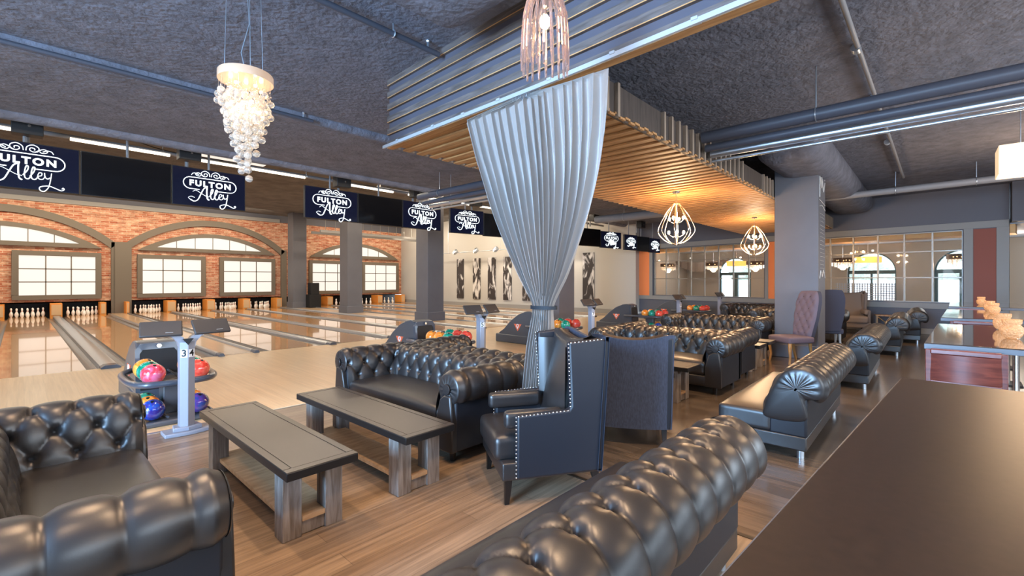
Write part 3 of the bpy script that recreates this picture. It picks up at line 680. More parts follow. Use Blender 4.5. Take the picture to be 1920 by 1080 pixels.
def pleat_cap(mb, outline, c, pos, out, axis, npl=12, bulge=.03, amp=.012, zlo=None):
    # outline (a,z) closed ring; cap facing `out` along axis
    n = len(outline); rows = []
    for r in (1, .97, .9, .78, .62, .45, .28, .14, .05):
        row = []
        for i, (a, z) in enumerate(outline):
            th = math.atan2(z-c[1], a-c[0]); pp = abs(math.sin(th*npl/2))**.5
            aw = amp if zlo is None else amp*max(0, min(1, (z-zlo)/.12))
            off = bulge*math.sqrt(max(0, 1-r*r))+aw*(pp-1)*math.sin(math.pi*min(1, r*1.1))
            aa, zz = c[0]+(a-c[0])*r, c[1]+(z-c[1])*r
            row.append((pos+out*off, aa, zz) if axis == 'x' else (aa, pos+out*off, zz))
        rows.append(row)
    mb.grid(rows, closed_u=True)

def make_sofa(W=2.1, D=.88, step=.0125):
    t = thing('chesterfield_sofa', '', 'sofa')
    hw, hd = W/2, D/2; amp = .034
    # back: front face up from seat, over the roll, down behind
    yc, zc, r = hd-.125, .612, .108
    prof = [(hd-.29, .34), (hd-.27, .46), (hd-.245, .56)]+arc((yc, zc), r, 172, -70, 22)
    def hb(u, s, S): return tuft(.19, .32, 1, 3, amp*1.3, S)(u, s)
    mb = MB(); sweep_x(mb, prof, -hw+.13, hw-.13, hb, step)
    mb.build('backrest', LEATHER, t, smooth=180)
    MB().bx(-hw+.05, hw-.05, hd-.16, hd-.06, .1, .60).build('back_panel', LEATHER_PLAIN, t, bevel=.012)
    for sg in (-1, 1):
        xc = sg*(hw-.125)
        prof = [(sg*a_, z_) for a_, z_ in [(hw-.29, .34), (hw-.275, .46), (hw-.25, .56)]+arc((hw-.125, zc), r, 172, -70, 22)]
        mb = MB()
        def ha(u, s, S):
            yy = u-hd+.045; return tuft(.19, .27, 1, 3, amp*1.3, S)(u, s)*(.4+.6*max(0, min(1, (yy+hd-.02)/.05, (hd-.03-yy)/.05)))
        sweep_x(mb, prof, -hd+.02, hd-.03, ha, step, sec='x', flip=(sg < 0), u0=-hd+.045)
        # scroll end with gathered pleats, then rear end
        ring = [(xc+(r+.022)*math.cos(2*math.pi*i/48), zc+(r+.022)*math.sin(2*math.pi*i/48)) for i in range(48)]
        pleat_cap(mb, ring, (xc, zc), -hd+.02, -1, 'y', 14, .022, .014)
        pleat_cap(mb, ring, (xc, zc), hd-.03, 1, 'y', 12, .04, .012)
        mb.build('armrest', LEATHER, t, smooth=180)
        # flat button disc and front stile
        d = MB().lathe([(.0001, -.012), (.042, -.010), (.052, 0)], 20).xform(Matrix.Translation((xc, -hd-.004, zc)) @ Matrix.Rotation(R(-90), 4, 'X'))
        st_ = [(xc-sg*.03, .56), (xc+sg*.05, .56), (xc+sg*.075, .35), (xc+sg*.075, .1), (xc-sg*.135, .1), (xc-sg*.13, .36), (xc-sg*.085, .52)]
        d.prism(st_, 'y', -hd-.012, -hd+.05)
        d.build('arm_front', LEATHER, t, smooth=40, bevel=.012)
        MB().bx(min(sg*(hw-.05), sg*(hw-.26)), max(sg*(hw-.05), sg*(hw-.26)), -hd+.03, hd-.08, .1, .56).build('arm_panel', LEATHER_PLAIN, t, bevel=.015)
    MB().rbox((0, -.125, .325), (W-.52, D-.30, .20), .05, 9, puff=.03).build('seat_cushion', LEATHER, t, smooth=180)
    MB().rbox((0, -.08, .165), (W-.5, D-.2, .14), .02, 3).build('seat_base', LEATHER, t, smooth=60)
    for sx in (-1, 1):
        for sy in (-1, 1):
            MB().lathe([(.024, 0), (.032, .10)], 14).build('foot', BLACKWOOD, t, loc=(sx*(hw-.16), sy*(hd-.09), 0))
    return t
sofa = make_sofa()
# local front is -y
SOFAS = [((.13, 3.02), 90, 'black tufted chesterfield sofa cut off by the lower left corner'),
    ((2.82, 3.85), -90, 'black tufted chesterfield sofa facing the two low tables, left of the tied curtain'),
    ((3.80, 3.85), 90, 'black tufted sofa back to back behind the one beside the tied curtain'),
    ((6.62, 3.02), -90, 'black tufted chesterfield sofa seen just above the barrel-backed chair'),
    ((7.60, 3.10), 90, 'black sofa back to back behind the tufted sofa above the barrel-backed chair'),
    ((10.2, 3.45), -90, 'black tufted sofa just left of the big grey column, below the glass partition'),
    ((13.58, 2.6), -90, 'black sofa whose arms show on both sides of the big grey column'),
    ((14.56, 2.7), 90, 'black sofa back to back behind the one on both sides of the big column'),
    ((16.2, 4.15), -90, 'farthest black sofa, only its tufted arm showing left of the big column')]
for (x, y), a, lab in SOFAS:
    place(sofa, used, lab, loc=(x, y, 0), rz=R(a), group='black chesterfield sofas')

# ------------------------------------------------------------------ armless banquettes
def make_bench(L=2.02, step=.0105):
    t = thing('tufted_banquette', '', 'bench'); hl = L/2
    ctrl = [(.06, .30), (.052, .40), (.075, .50), (.12, .60), (.165, .675), (.235, .735), (.33, .745), (.41, .70), (.445, .62), (.425, .55), (.37, .53)]
    prof = [(p.x, p.y) for p in spline([(a, b, 0) for a, b in ctrl], 5)]
    def hb(u, s, S): return tuft(.19, .236, 1, 5, .047, S)(u, s)*(.45+.55*min(1, (hl-abs(u))/.05))
    mb = MB(); sweep_x(mb, prof, -hl, hl, hb, step)
    # gathered ends
    amp0 = .02
    ring_ctrl = [(.04, .32), (.03, .42), (.06, .53), (.105, .62), (.15, .70), (.225, .76), (.335, .772), (.43, .72), (.468, .62), (.44, .535), (.36, .52), (.33, .50), (.33, .34)]
    ring = [(p.x, p.y) for p in spline([(a, b, 0) for a, b in ring_ctrl], 5, True)]
    for sg in (-1, 1): pleat_cap(mb, ring, (.27, .60), sg*(hl-.002), sg, 'x', 15, .035, .022, .50)
    mb.build('backrest', LEATHER, t, smooth=180)
    MB().rbox((0, -.14, .285), (L, .44, .17), .03, 10, puff=.02).build('seat_cushion', LEATHER, t, smooth=180)
    b = MB().bx(-hl+.005, hl-.005, -.345, .34, .08, .20).build('seat_base', LEATHER, t, bevel=.012)
    MB().bx(-hl+.004, hl-.004, .06, .345, .19, .56).build('back_panel', LEATHER_PLAIN, t, bevel=.02)
    for sx in (-1, 1):
        for sy in (-.26, .28):
            MB().lathe([(.028, 0), (.028, .08)], 14).build('foot', STEEL, t, loc=(sx*(hl-.1), sy, 0))
    return t
bench = make_bench()
for (x, y), a, lab in (((1.58, 1.10), 180, 'black leather banquette with pleated roll back, nearest the camera at the bottom centre'),
        ((5.42, 1.12), 180.5, 'black leather banquette with blue sheen on its end, second in the row from the camera'),
        ((8.9, 1.0), 180.5, 'black leather banquette third in the row from the camera'),
        ((12.9, .84), 181, 'black leather banquette fourth in the row, near the X-framed side table'),
        ((15.6, .60), 182, 'black leather banquette farthest in the row, against the window wall')):
    place(bench, used, lab, loc=(x, y, 0), rz=R(a), group='row of armless black banquettes')

# ------------------------------------------------------------------ wing chairs
def make_wing(name, leather, rear, side, legm, H=1.1, nails=True):
    t = thing(name, '', 'armchair'); hw, hd = .36, .36
    # side panels: arm then wing
    for sg in (-1, 1):
        ol = [(-hd+.10, .18), (-hd+.10, .60), (.11, .615), (.125, .64), (.10, H-.02), (.34, H+.0), (hd+.05, H-.02), (hd, .18)]
        mb = MB(); th = .065
        inner, outer = sg*(hw-th), sg*hw
        n = len(ol); vs = []
        for a, z in ol:
            fl = .02*max(0, (z-.62)/.48)
            vs.append((inner+sg*fl, a, z))
        for a, z in ol:
            fl = .02*max(0, (z-.62)/.48); vs.append((outer+sg*fl, a, z))
        mb.add(vs, [tuple(range(n)), tuple(reversed(range(n, 2*n)))]+[(i, i+n, (i+1) % n+n, (i+1) % n) for i in range(n)])
        mb.build('side_panel', side, t, smooth=40, bevel=.014)
        MB().rbox((sg*(hw-th-.035), -.12, .555), (.09, .42, .12), .035, 4).build('armrest', leather, t, smooth=180)
        # padded inside of the wing
        rows = []
        for i in range(9):
            z = .60+(H-.66)*i/8; row = []
            for k in range(7):
                f = k/6; y = .11+(.20)*f; x = sg*(hw-th-.005-.05*math.sin(math.pi*min(1, f*1.0))**.8+.02*max(0, (z-.62)/.48)); row.append((x, y-.01, z))
            rows.append(row)
        MB().grid(rows).build('wing_padding', leather, t, smooth=180)
        if nails:
            nb = MB()
            def run(p0, p1, d=.026):
                a, b = Vector(p0), Vector(p1); m = int((b-a).length/d)
                for i in range(m+1):
                    c = a.lerp(b, i/m); nb.sphere(c, .0068, 6)
            xo = sg*(hw+.002)
            run((xo-sg*.012, -hd+.095, .19), (xo-sg*.012, -hd+.095, .59)); run((xo-sg*.006, -hd+.11, .597), (xo-sg*.006, .10, .612))
            run((xo-sg*.008, .119, .64), (xo+sg*.012, .096, H-.03)); run((xo+sg*.014, .115, H-.022), (xo+sg*.012, .34, H-.006))
            nb.build('nailhead_trim', NAIL, t, smooth=180)
    # backrest cushion leaning back, dipping top edge
    def top(x): return H-.05+.05*(abs(x)/(hw-.05))**2
    rows = []
    for i in range(15):
        f = i/14; row = []
        for k in range(13):
            x = (hw-.065)*(-1+2*k/12); z = .40+(top(x)-.40)*f
            y = .10+.14*f-.035*math.cos(math.pi/2*(x/(hw-.06)))*math.sin(math.pi*min(1, .15+f*.85)); row.append((x, y, z))
        rows.append(row)
    tops = [(p[0], p[1]+.06, p[2]+.02) for p in rows[-1]]; tb = [(p[0], hd-.03+.03*(1-(p[0]/hw)**2), p[2]) for p in rows[-1]]
    MB().grid(rows+[tops, tb]).build('backrest', leather, t, smooth=180)
    # woven rear, barrel curved
    rows = []
    for i in range(11):
        f = i/10; row = []
        for k in range(17):
            x = (hw+.012)*(-1+2*k/16); z = .18+(top(min(abs(x), hw-.05))+.012-.18)*f
            y = hd-.01+.05*(1-(x/hw)**2)+.05*f; row.append((x*(1+.05*f), y, z))
        rows.append(row)
    rows2 = [[(x, y-.03, z) for x, y, z in r_] for r_ in rows]
    m = MB().grid(rows).grid(rows2, flip=True).grid([rows[-1], rows2[-1]]).grid([rows[0], rows2[0]]); m.build('rear_panel', rear, t, smooth=60)
    MB().rbox((0, -.10, .365), (2*(hw-.07), .60, .17), .045, 6, puff=.02).build('seat_cushion', leather, t, smooth=180)
    MB().rbox((0, -.01, .23), (2*hw-.02, .70, .12), .015, 3).build('seat_base', leather, t, smooth=60)
    for sx in (-1, 1):
        for sy in (-1, 1):
            x0, y0 = sx*(hw-.06), sy*(hd-.05); ll = MB(); ex = .02 if sy < 0 else .09
            rows = []
            for z, s_, off in ((.19, .026, 0), (.10, .021, .25), (0, .015, 1)):
                o_ = off*(ex if sy > 0 else -.01); rows.append([(x0-s_, y0-s_+o_, z), (x0+s_, y0-s_+o_, z), (x0+s_, y0+s_+o_, z), (x0-s_, y0+s_+o_, z)])
            ll.grid(rows, closed_u=True); ll.f.append((8, 9, 10, 11)); ll.m.append(0)
            ll.build('leg', legm, t, smooth=30)
    return t
wing = make_wing('wing_chair', LEATHER, FABRIC, LEATHER_PLAIN, BLACKWOOD)
fw = math.atan2(-.84, -.54)
a1 = math.atan2(-.50, -.86)       # placeholder, replaced below
def face(dx, dy): return math.atan2(dy, dx)+math.pi/2    # rotation that turns local -y to (dx, dy)
place(wing, used, 'black leather wing chair with silver nailheads, seen from its side in front of the curtain', loc=(2.66, 2.19, 0), rz=face(-.84, .54), group='nailhead wing chairs')
place(wing, used, 'blue-grey barrel-backed wing chair seen from behind, right of the nailhead wing chair', loc=(4.08, 2.18, 0), rz=face(.86, .51), group='nailhead wing chairs', scale=(.92, .92, .915))
taupe = make_wing('wing_armchair', FABRIC_TAUPE, FABRIC_TAUPE, FABRIC_TAUPE, BLACKWOOD, 1.06, False)
taupe['label'] = 'taupe wing armchair against the window wall behind the banquettes'; taupe.location = (16.35, 1.75, 0); taupe.rotation_euler.z = face(-.95, -.3); taupe.scale = (1.1, 1.1, 1.12)

# tall tufted dining chair
def make_tall(name, front, rearm, legm):
    t = thing(name, '', 'chair'); hw = .25
    def outline(f): return 1 if f < .72 else (math.sqrt(max(0, 1-((f-.72)/.30)**2))*.45+.55 if f < 1.01 else .5)
    def surf(off, tf):
        rows = []
        for i in range(41):
            f = i/40; z = .44+.86*f; row = []; w_ = hw*(.80+.20*min(1, f*2.2))*outline(f)
            for k in range(25):
                x = w_*(-1+2*k/24); y = .20+.16*f+off
                if tf:
                    s = .86*f; h = 0
                    a = abs(math.sin(math.pi*(x/.15+s/.22)))**.5; b = abs(math.sin(math.pi*(x/.15-s/.22)))**.5; e = min(1, (1-abs(x/w_))*5, f*8, (1-f)*8)
                    y -= .055*(.3+.35*(a+b))*max(0, e)**.5
                row.append((x, y, z+.02*(1-(x/hw)**2)*(f > .9)))
            rows.append(row)
        return rows
    A, B = surf(0, True), surf(.07, False)
    MB().grid(A).build('backrest', front, t, smooth=180)
    rim = MB().grid(B, flip=True)
    edge = [r_[0] for r_ in A]+A[-1][1:]+[r_[-1] for r_ in reversed(A)][1:]; edb = [r_[0] for r_ in B]+B[-1][1:]+[r_[-1] for r_ in reversed(B)][1:]
    rim.grid([edge, edb]); rim.build('rear_cover', rearm, t, smooth=50)
    bt = MB()
    for n in range(1, 8):
        for k in (-1, 0, 1):
            x = (k+(.5 if n % 2 else 0))*.15; z = .44+n*.11
            if abs(x) < hw*.8: bt.sphere((x, .20+.16*(z-.44)/.86-.022, z), .014, 8)
    bt.build('button', BLACKWOOD, t, smooth=180)
    MB().rbox((0, -.03, .43), (.54, .52, .11), .03, 5, puff=.015).build('seat', front, t, smooth=180)
    for sx in (-1, 1):
        MB().tube([(sx*.22, -.24, .39), (sx*.245, -.27, .30), (sx*.23, -.25, .14), (sx*.24, -.27, 0)], [.034, .03, .018, .02], 10).build('leg', legm, t)
        MB().tube([(sx*.2, .19, .42), (sx*.2, .2, .25), (sx*.21, .27, 0)], [.03, .024, .018], 10).build('leg', legm, t)
    return t
tall = make_tall('tall_dining_chair', FABRIC_MAUVE, FABRIC_DARK, TAN_LEG)
tall['label'] = 'mauve high-backed chair with buttoned back and honey wooden legs by the big column'
tall.location = (9.72, 1.92, 0); tall.rotation_euler.z = face(-.80, .60)
tall2 = make_tall('tall_dining_chair', FABRIC_DARK, FABRIC_DARK, TRIMPAINT)
tall2['label'] = 'dark high-backed chair with pale legs seen from behind, right of the big grey column'
tall2.location = (11.95, 1.72, 0); tall2.rotation_euler.z = face(.9, .35)

# ------------------------------------------------------------------ low tables
def make_table():
    t = thing('coffee_table', '', 'table'); L, W_ = 1.77, .42
    MB().bx(-W_/2, W_/2, -L/2, L/2, .40, .448).build('top_frame', TABLEEDGE, t, bevel=.003)
    m = MB()
    for a, b, c_, d in ((-W_/2+.002, W_/2-.002, -L/2+.002, -L/2+.055), (-W_/2+.002, W_/2-.002, L/2-.055, L/2-.002), (-W_/2+.002, -W_/2+.045, -L/2+.061, L/2-.061), (W_/2-.045, W_/2-.002, -L/2+.061, L/2-.061)): m.bx(a, b, c_, d, .446, .452)
    m.bx(-W_/2+.051, W_/2-.051, -L/2+.061, L/2-.061, .444, .451)
    m.build('top_board', TABLETOP, t)
    for sy in (-1, 1):
        for sx in (-1, 1):
            MB().bx(sx*.125-.055, sx*.125+.055, sy*(L/2-.2)-.06, sy*(L/2-.2)+.06, 0, .40).build('leg', WEATHER, t, bevel=.004)
        MB().bx(-.07, .07, sy*(L/2-.2)-.045, sy*(L/2-.2)+.045, .004, .085).build('cross_rail', WEATHER, t, bevel=.003)
        MB().bx(-.07, .07, sy*(L/2-.2)-.03, sy*(L/2-.2)+.03, .35, .40).build('bracket', STEEL, t)
    MB().bx(-.068, .068, -L/2+.14, L/2-.14, .086, .115).bx(-.135, -.068, -L/2+.265, L/2-.265, .086, .115).bx(.068, .135, -L/2+.265, L/2-.265, .086, .115).build('shelf', SHELFWOOD, t)
    return t
ct = make_table()
for (x, y), lab in (((1.20, 3.47), 'low table with weathered timber legs nearest the lower left sofa'), ((1.965, 3.47), 'low table with weathered timber legs directly in front of the middle sofa'),
        ((4.86, 3.05), 'low table just behind the barrel-backed chair, mostly hidden by it'), ((5.66, 3.05), 'low table before the tufted sofa above the barrel-backed chair, its right end showing'),
        ((8.35, 2.95), 'low table hidden behind the second pair of sofas'), ((8.95, 2.95), 'low table whose pale end peeks out left of the mauve high-backed chair')):
    place(ct, used, lab, loc=(x, y, 0), rz=R(0), group='low timber tables')
# X-framed side table and small stool beyond
t = thing('side_table', 'small wooden side table with X-shaped frame against the window wall', 'table', (16.9, .95, 0), R(8))
MB().bx(-.2, .2, -.3, .3, .50, .53).build('table_top', TAN_LEG, t)
for sx in (-.17, .17):
    for sy in (-.26, .26): MB().bx(sx-.015, sx+.015, sy-.015, sy+.015, 0, .5).build('leg', TAN_LEG, t)
MB().tube([(-.18, -.25, .03), (-.18, .25, .48)], .012, 6).tube([(-.18, .25, .03), (-.18, -.25, .48)], .012, 6).build('cross_brace', TAN_LEG, t)

# ------------------------------------------------------------------ high tables
def high_table(x0, x1, y1, wd, rz, label, mat):
    L = x1-x0; t = thing('high_table', label, 'table', (x0, y1, 0), rz, 'dark high tables in a row')
    MB().bx(0, L, -wd, 0, 1.012, 1.05).build('table_top', mat, t, bevel=.002)
    MB().bx(-.006, L+.006, -wd-.006, .006, 1.006, 1.044).build('edge_band', M('edge_band', (.10, .10, .11), .45, .3), t, bevel=.002)
    for x in (.28, L-.28):
        MB().tube([(x, -wd/2-.15, .02), (x, -wd/2-.15, 1.01)], .03, 12).tube([(x, -wd/2+.15, .02), (x, -wd/2+.15, 1.01)], .03, 12).build('pedestal', CHROME, t)
        MB().bx(x-.22, x+.22, -wd/2-.3, -wd/2+.3, 0, .02).build('base_plate', BLACK, t, bevel=.004)
    return t
high_table(.62, 2.80, .245, .98, R(-3.6), 'dark walnut high table filling the lower right corner', HIGHTOP)
high_table(4.50, 6.62, .045, .98, R(-2.2), 'glossy dark high table with the two nearest amber candle jars', GLASSTOP)
high_table(7.78, 10.1, -.07, .98, R(-2.2), 'glossy dark high table third in the row, with a pair of candle jars', GLASSTOP)
high_table(11.3, 13.8, -.2, .98, R(-1.5), 'glossy dark high table farthest away, by the terracotta panel', GLASSTOP)
def make_stool():
    t = thing('bar_chair', '', 'chair'); hw = .185
    for sx in (-1, 1):
        MB().prism([(.17, 0), (.21, 0), (.20, .6), (.235, 1.015), (.20, 1.015), (.165, .6)], 'x', sx*hw-.0175, sx*hw+.0175).build('rear_post', MAHOG, t, bevel=.004)
        MB().bx(sx*.16-.018, sx*.16+.018, -.2, -.165, 0, .70).build('front_leg', MAHOG, t, bevel=.003)
    rows, rows2 = [], []
    for z in (.80, .985):
        rows.append([(hw*.95*(-1+2*k/12), .20+.03*(1-(-1+2*k/12)**2)+(.012 if z > .9 else 0), z) for k in range(13)]); rows2.append([(x, y+.018, z_) for x, y, z_ in rows[-1]])
    MB().grid(rows).grid(rows2, flip=True).grid([rows[0], rows2[0]]).grid([rows[1], rows2[1]], flip=True).build('back_slat', MAHOG, t)
    MB().bx(-hw+.01, hw-.01, .185, .245, .985, 1.02).build('top_rail', MAHOG, t, bevel=.006)
    MB().bx(-hw+.01, hw-.01, .18, .235, .775, .80).build('lower_rail', MAHOG, t, bevel=.004)
    MB().rbox((0, 0, .715), (.37, .42, .06), .02, 4).build('seat', BLACK, t, smooth=60)
    m = MB()
    for z in (.25, .3): m.bx(-.16, .16, -.19, -.17, z, z+.025)
    m.bx(-.19, -.17, -.18, .18, .28, .3).bx(.17, .19, -.18, .18, .28, .3).build('stretcher', MAHOG, t)
    return t
stool = make_stool()
for (x, y), lab in (((4.63, -.17), 'mahogany bar chair with curved slat back at the near end of the second high table'), ((7.9, -.36), 'mahogany bar chair tucked at the near end of the third high table'), ((11.4, -.5), 'mahogany bar chair tucked at the near end of the farthest high table')):
    place(stool, used, lab, loc=(x, y, 0), rz=R(90-3), group='mahogany bar chairs')
def make_candle():
    t = thing('candle_jar', '', 'candle holder')
    pr = [(.03, 0), (.042, .006), (.058, .025), (.067, .055), (.066, .085), (.050, .103), (.048, .110), (.056, .120), (.057, .150)]
    inn = [(.052, .149), (.044, .112), (.045, .100), (.060, .06), (.05, .02), (.0001, .012)]
    MB().lathe(pr+inn, 28).build('glass_jar', AMBER, t, smooth=180)
    MB().lathe([(.022, .014), (.022, .04), (.0001, .042)], 12).build('candle', M('wax', (.9, .8, .6), .5, emit=1.2, ecol=(1, .6, .25)), t)
    return t
cj = make_candle()
for (x, y), lab in (((5.27, -.45), 'larger looking front candle jar on the second high table'), ((6.15, -.47), 'rear candle jar on the second high table'), ((9.0, -.60), 'front candle jar on the third high table'), ((9.9, -.62), 'rear candle jar on the third high table'), ((12.3, -.66), 'single amber candle jar on the farthest high table')):
    place(cj, used, 'amber textured glass '+lab, loc=(x, y, 1.051), group='amber candle jars')

# ------------------------------------------------------------------ ball returns, racks, balls, consoles
def make_hood():
    t = thing('ball_return', '', 'ball return'); hw = .21
    side = [(0, 0), (0, .30), (.055, .70), (.10, .765), (.20, .79), (.32, .775), (.55, .69), (.80, .52), (1.0, .33), (1.15, .24), (1.22, .14), (1.22, 0)]
    front_in = [(.005, .34), (.055, .68)]
    mb = MB().prism(side, 'x', -hw, hw); mb.build('hood_shell', HOOD, t, smooth=35, bevel=.012)
    # raised front frame around the dark mouth
    fr = MB()
    def P(u, v): # u across, v up the sloped face
        return (u, -.012+.055*max(0, (v-.30)/.40), v)
    o_ = [(-hw-.012, .05), (hw+.012, .05), (hw+.012, .69), (hw-.035, .76), (-hw+.035, .76), (-hw-.012, .69)]; i_ = [(-hw+.03, .22), (hw-.03, .22), (hw-.03, .645), (hw-.06, .69), (-hw+.06, .69), (-hw+.03, .645)]
    fr.grid([[P(*p) for p in o_], [P(*p) for p in i_]], closed_u=True)
    fr.grid([[(P(*p)[0], P(*p)[1]+.06, P(*p)[2]) for p in o_], [P(*p) for p in o_]], closed_u=True)
    fr.build('front_frame', HOODEDGE, t, smooth=30)
    mo = MB().prism([(p[0], p[1]) for p in i_], 'y', .04, .05); mo.v = [(x, y+.055*max(0, (z-.3)/.4)-.047, z) for x, y, z in mo.v]; mo.build('mouth', BLACK, t, smooth=0)
    MB().lathe([(.024, 0), (.024, .006), (.012, .006), (.012, .009), (.0001, .009)], 18).xform(Matrix.Translation((0, .022, .728)) @ Matrix.Rotation(R(82), 4, 'X')).build('round_badge', CHROME, t)
    for sg in (-1, 1):
        xo = sg*(hw+.003)
        MB().prism([(.42, .47), (.66, .47), (.54, .30)], 'x', xo-.003, xo+.003).build('triangle_emblem', M('emblem_orange', (.85, .17, .07), .4), t, smooth=0)
        m = MB().tube([(xo+sg*.004, .54+.033*math.cos(a), .425+.038*math.sin(a)) for a in [2*math.pi*k/18 for k in range(19)]], .009, 6).tube([(xo+sg*.004, .545, .41), (xo+sg*.004, .54, .35)], .008, 5)
        m.build('letter_ring', M('emblem_white', (.85, .82, .8), .4), t)
    # base skirt
    MB().bx(-hw-.02, hw+.02, .06, 1.27, 0, .20).build('skirt', HOOD, t, bevel=.02)
    # rack: two tiers in front
    for zc, nm in ((.45, 'upper_rail'), (.10, 'lower_rail')):
        pts = [(-.36, -.12, zc), (-.38, -.55, zc), (-.34, -.86, zc), (-.2, -1.0, zc), (.2, -1.0, zc), (.34, -.86, zc), (.38, -.55, zc), (.36, -.12, zc)]
        if nm == 'upper_rail':
            loop = spline([(-.23, .25, zc-.02)]+pts+[(.23, .25, zc-.02)], 5)
            MB().tube(loop, .033, 12).build(nm, HOODEDGE, t)
            m = MB()
            for x in (-.31, -.085, .085, .31): m.tube([(x, .02, zc-.02), (x, -.93, zc-.02)], .012, 6)
            m.build('ball_track', HOOD, t)
        else:
            MB().bx(-.36, .36, -.95, .02, .0, .055).build('lower_tray', HOOD, t, bevel=.02)
            m = MB()
            for x in (-.31, -.085, .085, .31): m.tube([(x, .0, .085), (x, -.93, .085)], .012, 6)
            m.build('lower_track', HOODEDGE, t)
    MB().bx(-.07, .07, -.62, -.38, .05, .43).bx(-.12, .12, -.66, -.34, .36, .42).build('rack_post', HOOD, t, bevel=.01)
    return t
hood = make_hood()
def ballmat(name, a, b):
    m = M(name, a, .12, coat=1, var=0); nt = m.node_tree; bs = nt.nodes['Principled BSDF']; L = nt.links.new
    n = nt.nodes.new('ShaderNodeTexNoise'); n.inputs['Scale'].default_value = 9; n.inputs['Detail'].default_value = 5; n.inputs['Distortion'].default_value = 1.5
    tc = nt.nodes.new('ShaderNodeTexCoord'); L(tc.outputs['Object'], n.inputs['Vector'])
    rp = nt.nodes.new('ShaderNodeValToRGB'); e = rp.color_ramp.elements; e[0].position = .42; e[1].position = .6; e[0].color = (*a, 1); e[1].color = (*b, 1); L(n.outputs[0], rp.inputs[0]); L(rp.outputs[0], bs.inputs['Base Color'])
    return m
BM = {'orange': ballmat('orange_ball', (.85, .22, .02), (1, .42, .08)), 'green': ballmat('green_ball', (.0, .20, .12), (.02, .36, .24)), 'red': ballmat('red_ball', (.75, .05, .03), (.85, .13, .08)),
      'pink': ballmat('pink_ball', (.75, .05, .07), (.80, .16, .28)), 'blue': ballmat('blue_ball', (.01, .07, .40), (.03, .02, .20)), 'purple': ballmat('purple_ball', (.10, .03, .2), (.02, .05, .2))}
protos = {}
def ball(col, loc, label):
    if col not in protos:
        t = thing('bowling_ball', '', 'bowling ball'); MB().sphere((0, 0, 0), .108, 32).build('ball_body', BM[col], t, smooth=180)
        m = MB()
        for dx, dy in ((0, 0), (.028, .006), (.012, -.05)):
            d = Vector((dx-.01, -.4+dy*2, 1)).normalized(); d = Vector((dx*2.2, -.45+dy*2, .9)).normalized(); M_ = Matrix.Translation(d*.1082) @ d.to_track_quat('Z', 'Y').to_matrix().to_4x4()
            k = len(m.v); m.lathe([(.0001, .0008), (.0125, .0004)], 12, caps=False).xform(M_, k)
        m.build('finger_hole', BLACK, t); protos[col] = t
    place(protos[col], used, label, loc=loc, rz=random.uniform(-.6, .6), group='bowling balls on the racks')
def console_stand(x, y, nums, label):
    t = thing('bowling_console', label, 'console', (x, y, 0), group='scoring consoles on grey posts')
    hw = .062
    MB().prism([(-hw, -.045), (0, -.075), (hw, -.045), (hw, .05), (-hw, .05)], 'z', .07, .90).build('post', POST, t, smooth=20, bevel=.004)
    MB().prism([(-.19, -.10), (-.05, -.13), (.05, -.13), (.19, -.10), (.19, .10), (-.19, .10)], 'z', 0, .035).prism([(-.12, -.07), (0, -.10), (.12, -.07), (.10, .07), (-.10, .07)], 'z', .035, .075).build('foot_plate', POST, t, smooth=20, bevel=.006)
    for sg in (-1, 1):
        pr = [(sg*.0, .84), (sg*hw, .84), (sg*.075, .90), (sg*.12, .955), (sg*.20, .985), (sg*.20, 1.0), (sg*.10, .99), (sg*.035, .95), (0, .89)]
        MB().prism(pr, 'y', -.045, .04).build('arm', POST, t, smooth=30)
        s0 = MB(); s0.box((0, 0, 0), (.33, .03, .17))
        o = s0.build('display', M('display_shell', (.045, .040, .038), .45), t, bevel=.01); o.location = (sg*.205, -.03, 1.04); o.rotation_euler = (R(-38), 0, R(sg*9))
        f = MB().bx(-.03+.06, .03+.06, -.0175, -.0155, -.055, -.052).build('display_mark', M('mark_grey', (.5, .5, .5), .4), o)
    MB().prism([(-.045, .935), (.045, .935), (0, .872)], 'y', -.079, -.06).build('triangle_badge', BLACK, t, smooth=0)
    for i, ch in enumerate(nums):
        sx = -1 if i == 0 else 1
        an = math.atan2(-.03, hw)*-sx
        pl = MB().box((0, 0, 0), (.056, .002, .078)).build('number_plate', M('white_plate', (.8, .8, .8), .5), t); pl.location = (sx*hw/2, -.0625, .79); pl.rotation_euler.z = sx*math.atan2(.03, hw)
        cu = bpy.data.curves.new('n', 'FONT'); cu.body = ch; cu.align_x = 'CENTER'; cu.align_y = 'CENTER'; cu.size = .092; cu.offset = .0022; ob = bpy.data.objects.new('n', cu); C.objects.link(ob)
        me = bpy.data.meshes.new_from_object(ob.evaluated_get(bpy.context.evaluated_depsgraph_get())); bpy.data.objects.remove(ob); me.materials.clear(); me.materials.append(BLACK)
        for v in me.vertices: v.co = Vector((v.co.x, -.002, v.co.y))
        no = bpy.data.objects.new('number', me); C.objects.link(no); no.parent = pl
    return t
HY = 6.78
whs = ('nearest the lower left sofa', 'behind the middle sofa', 'behind the curtain', 'below the orange panel', 'below the glass partition')
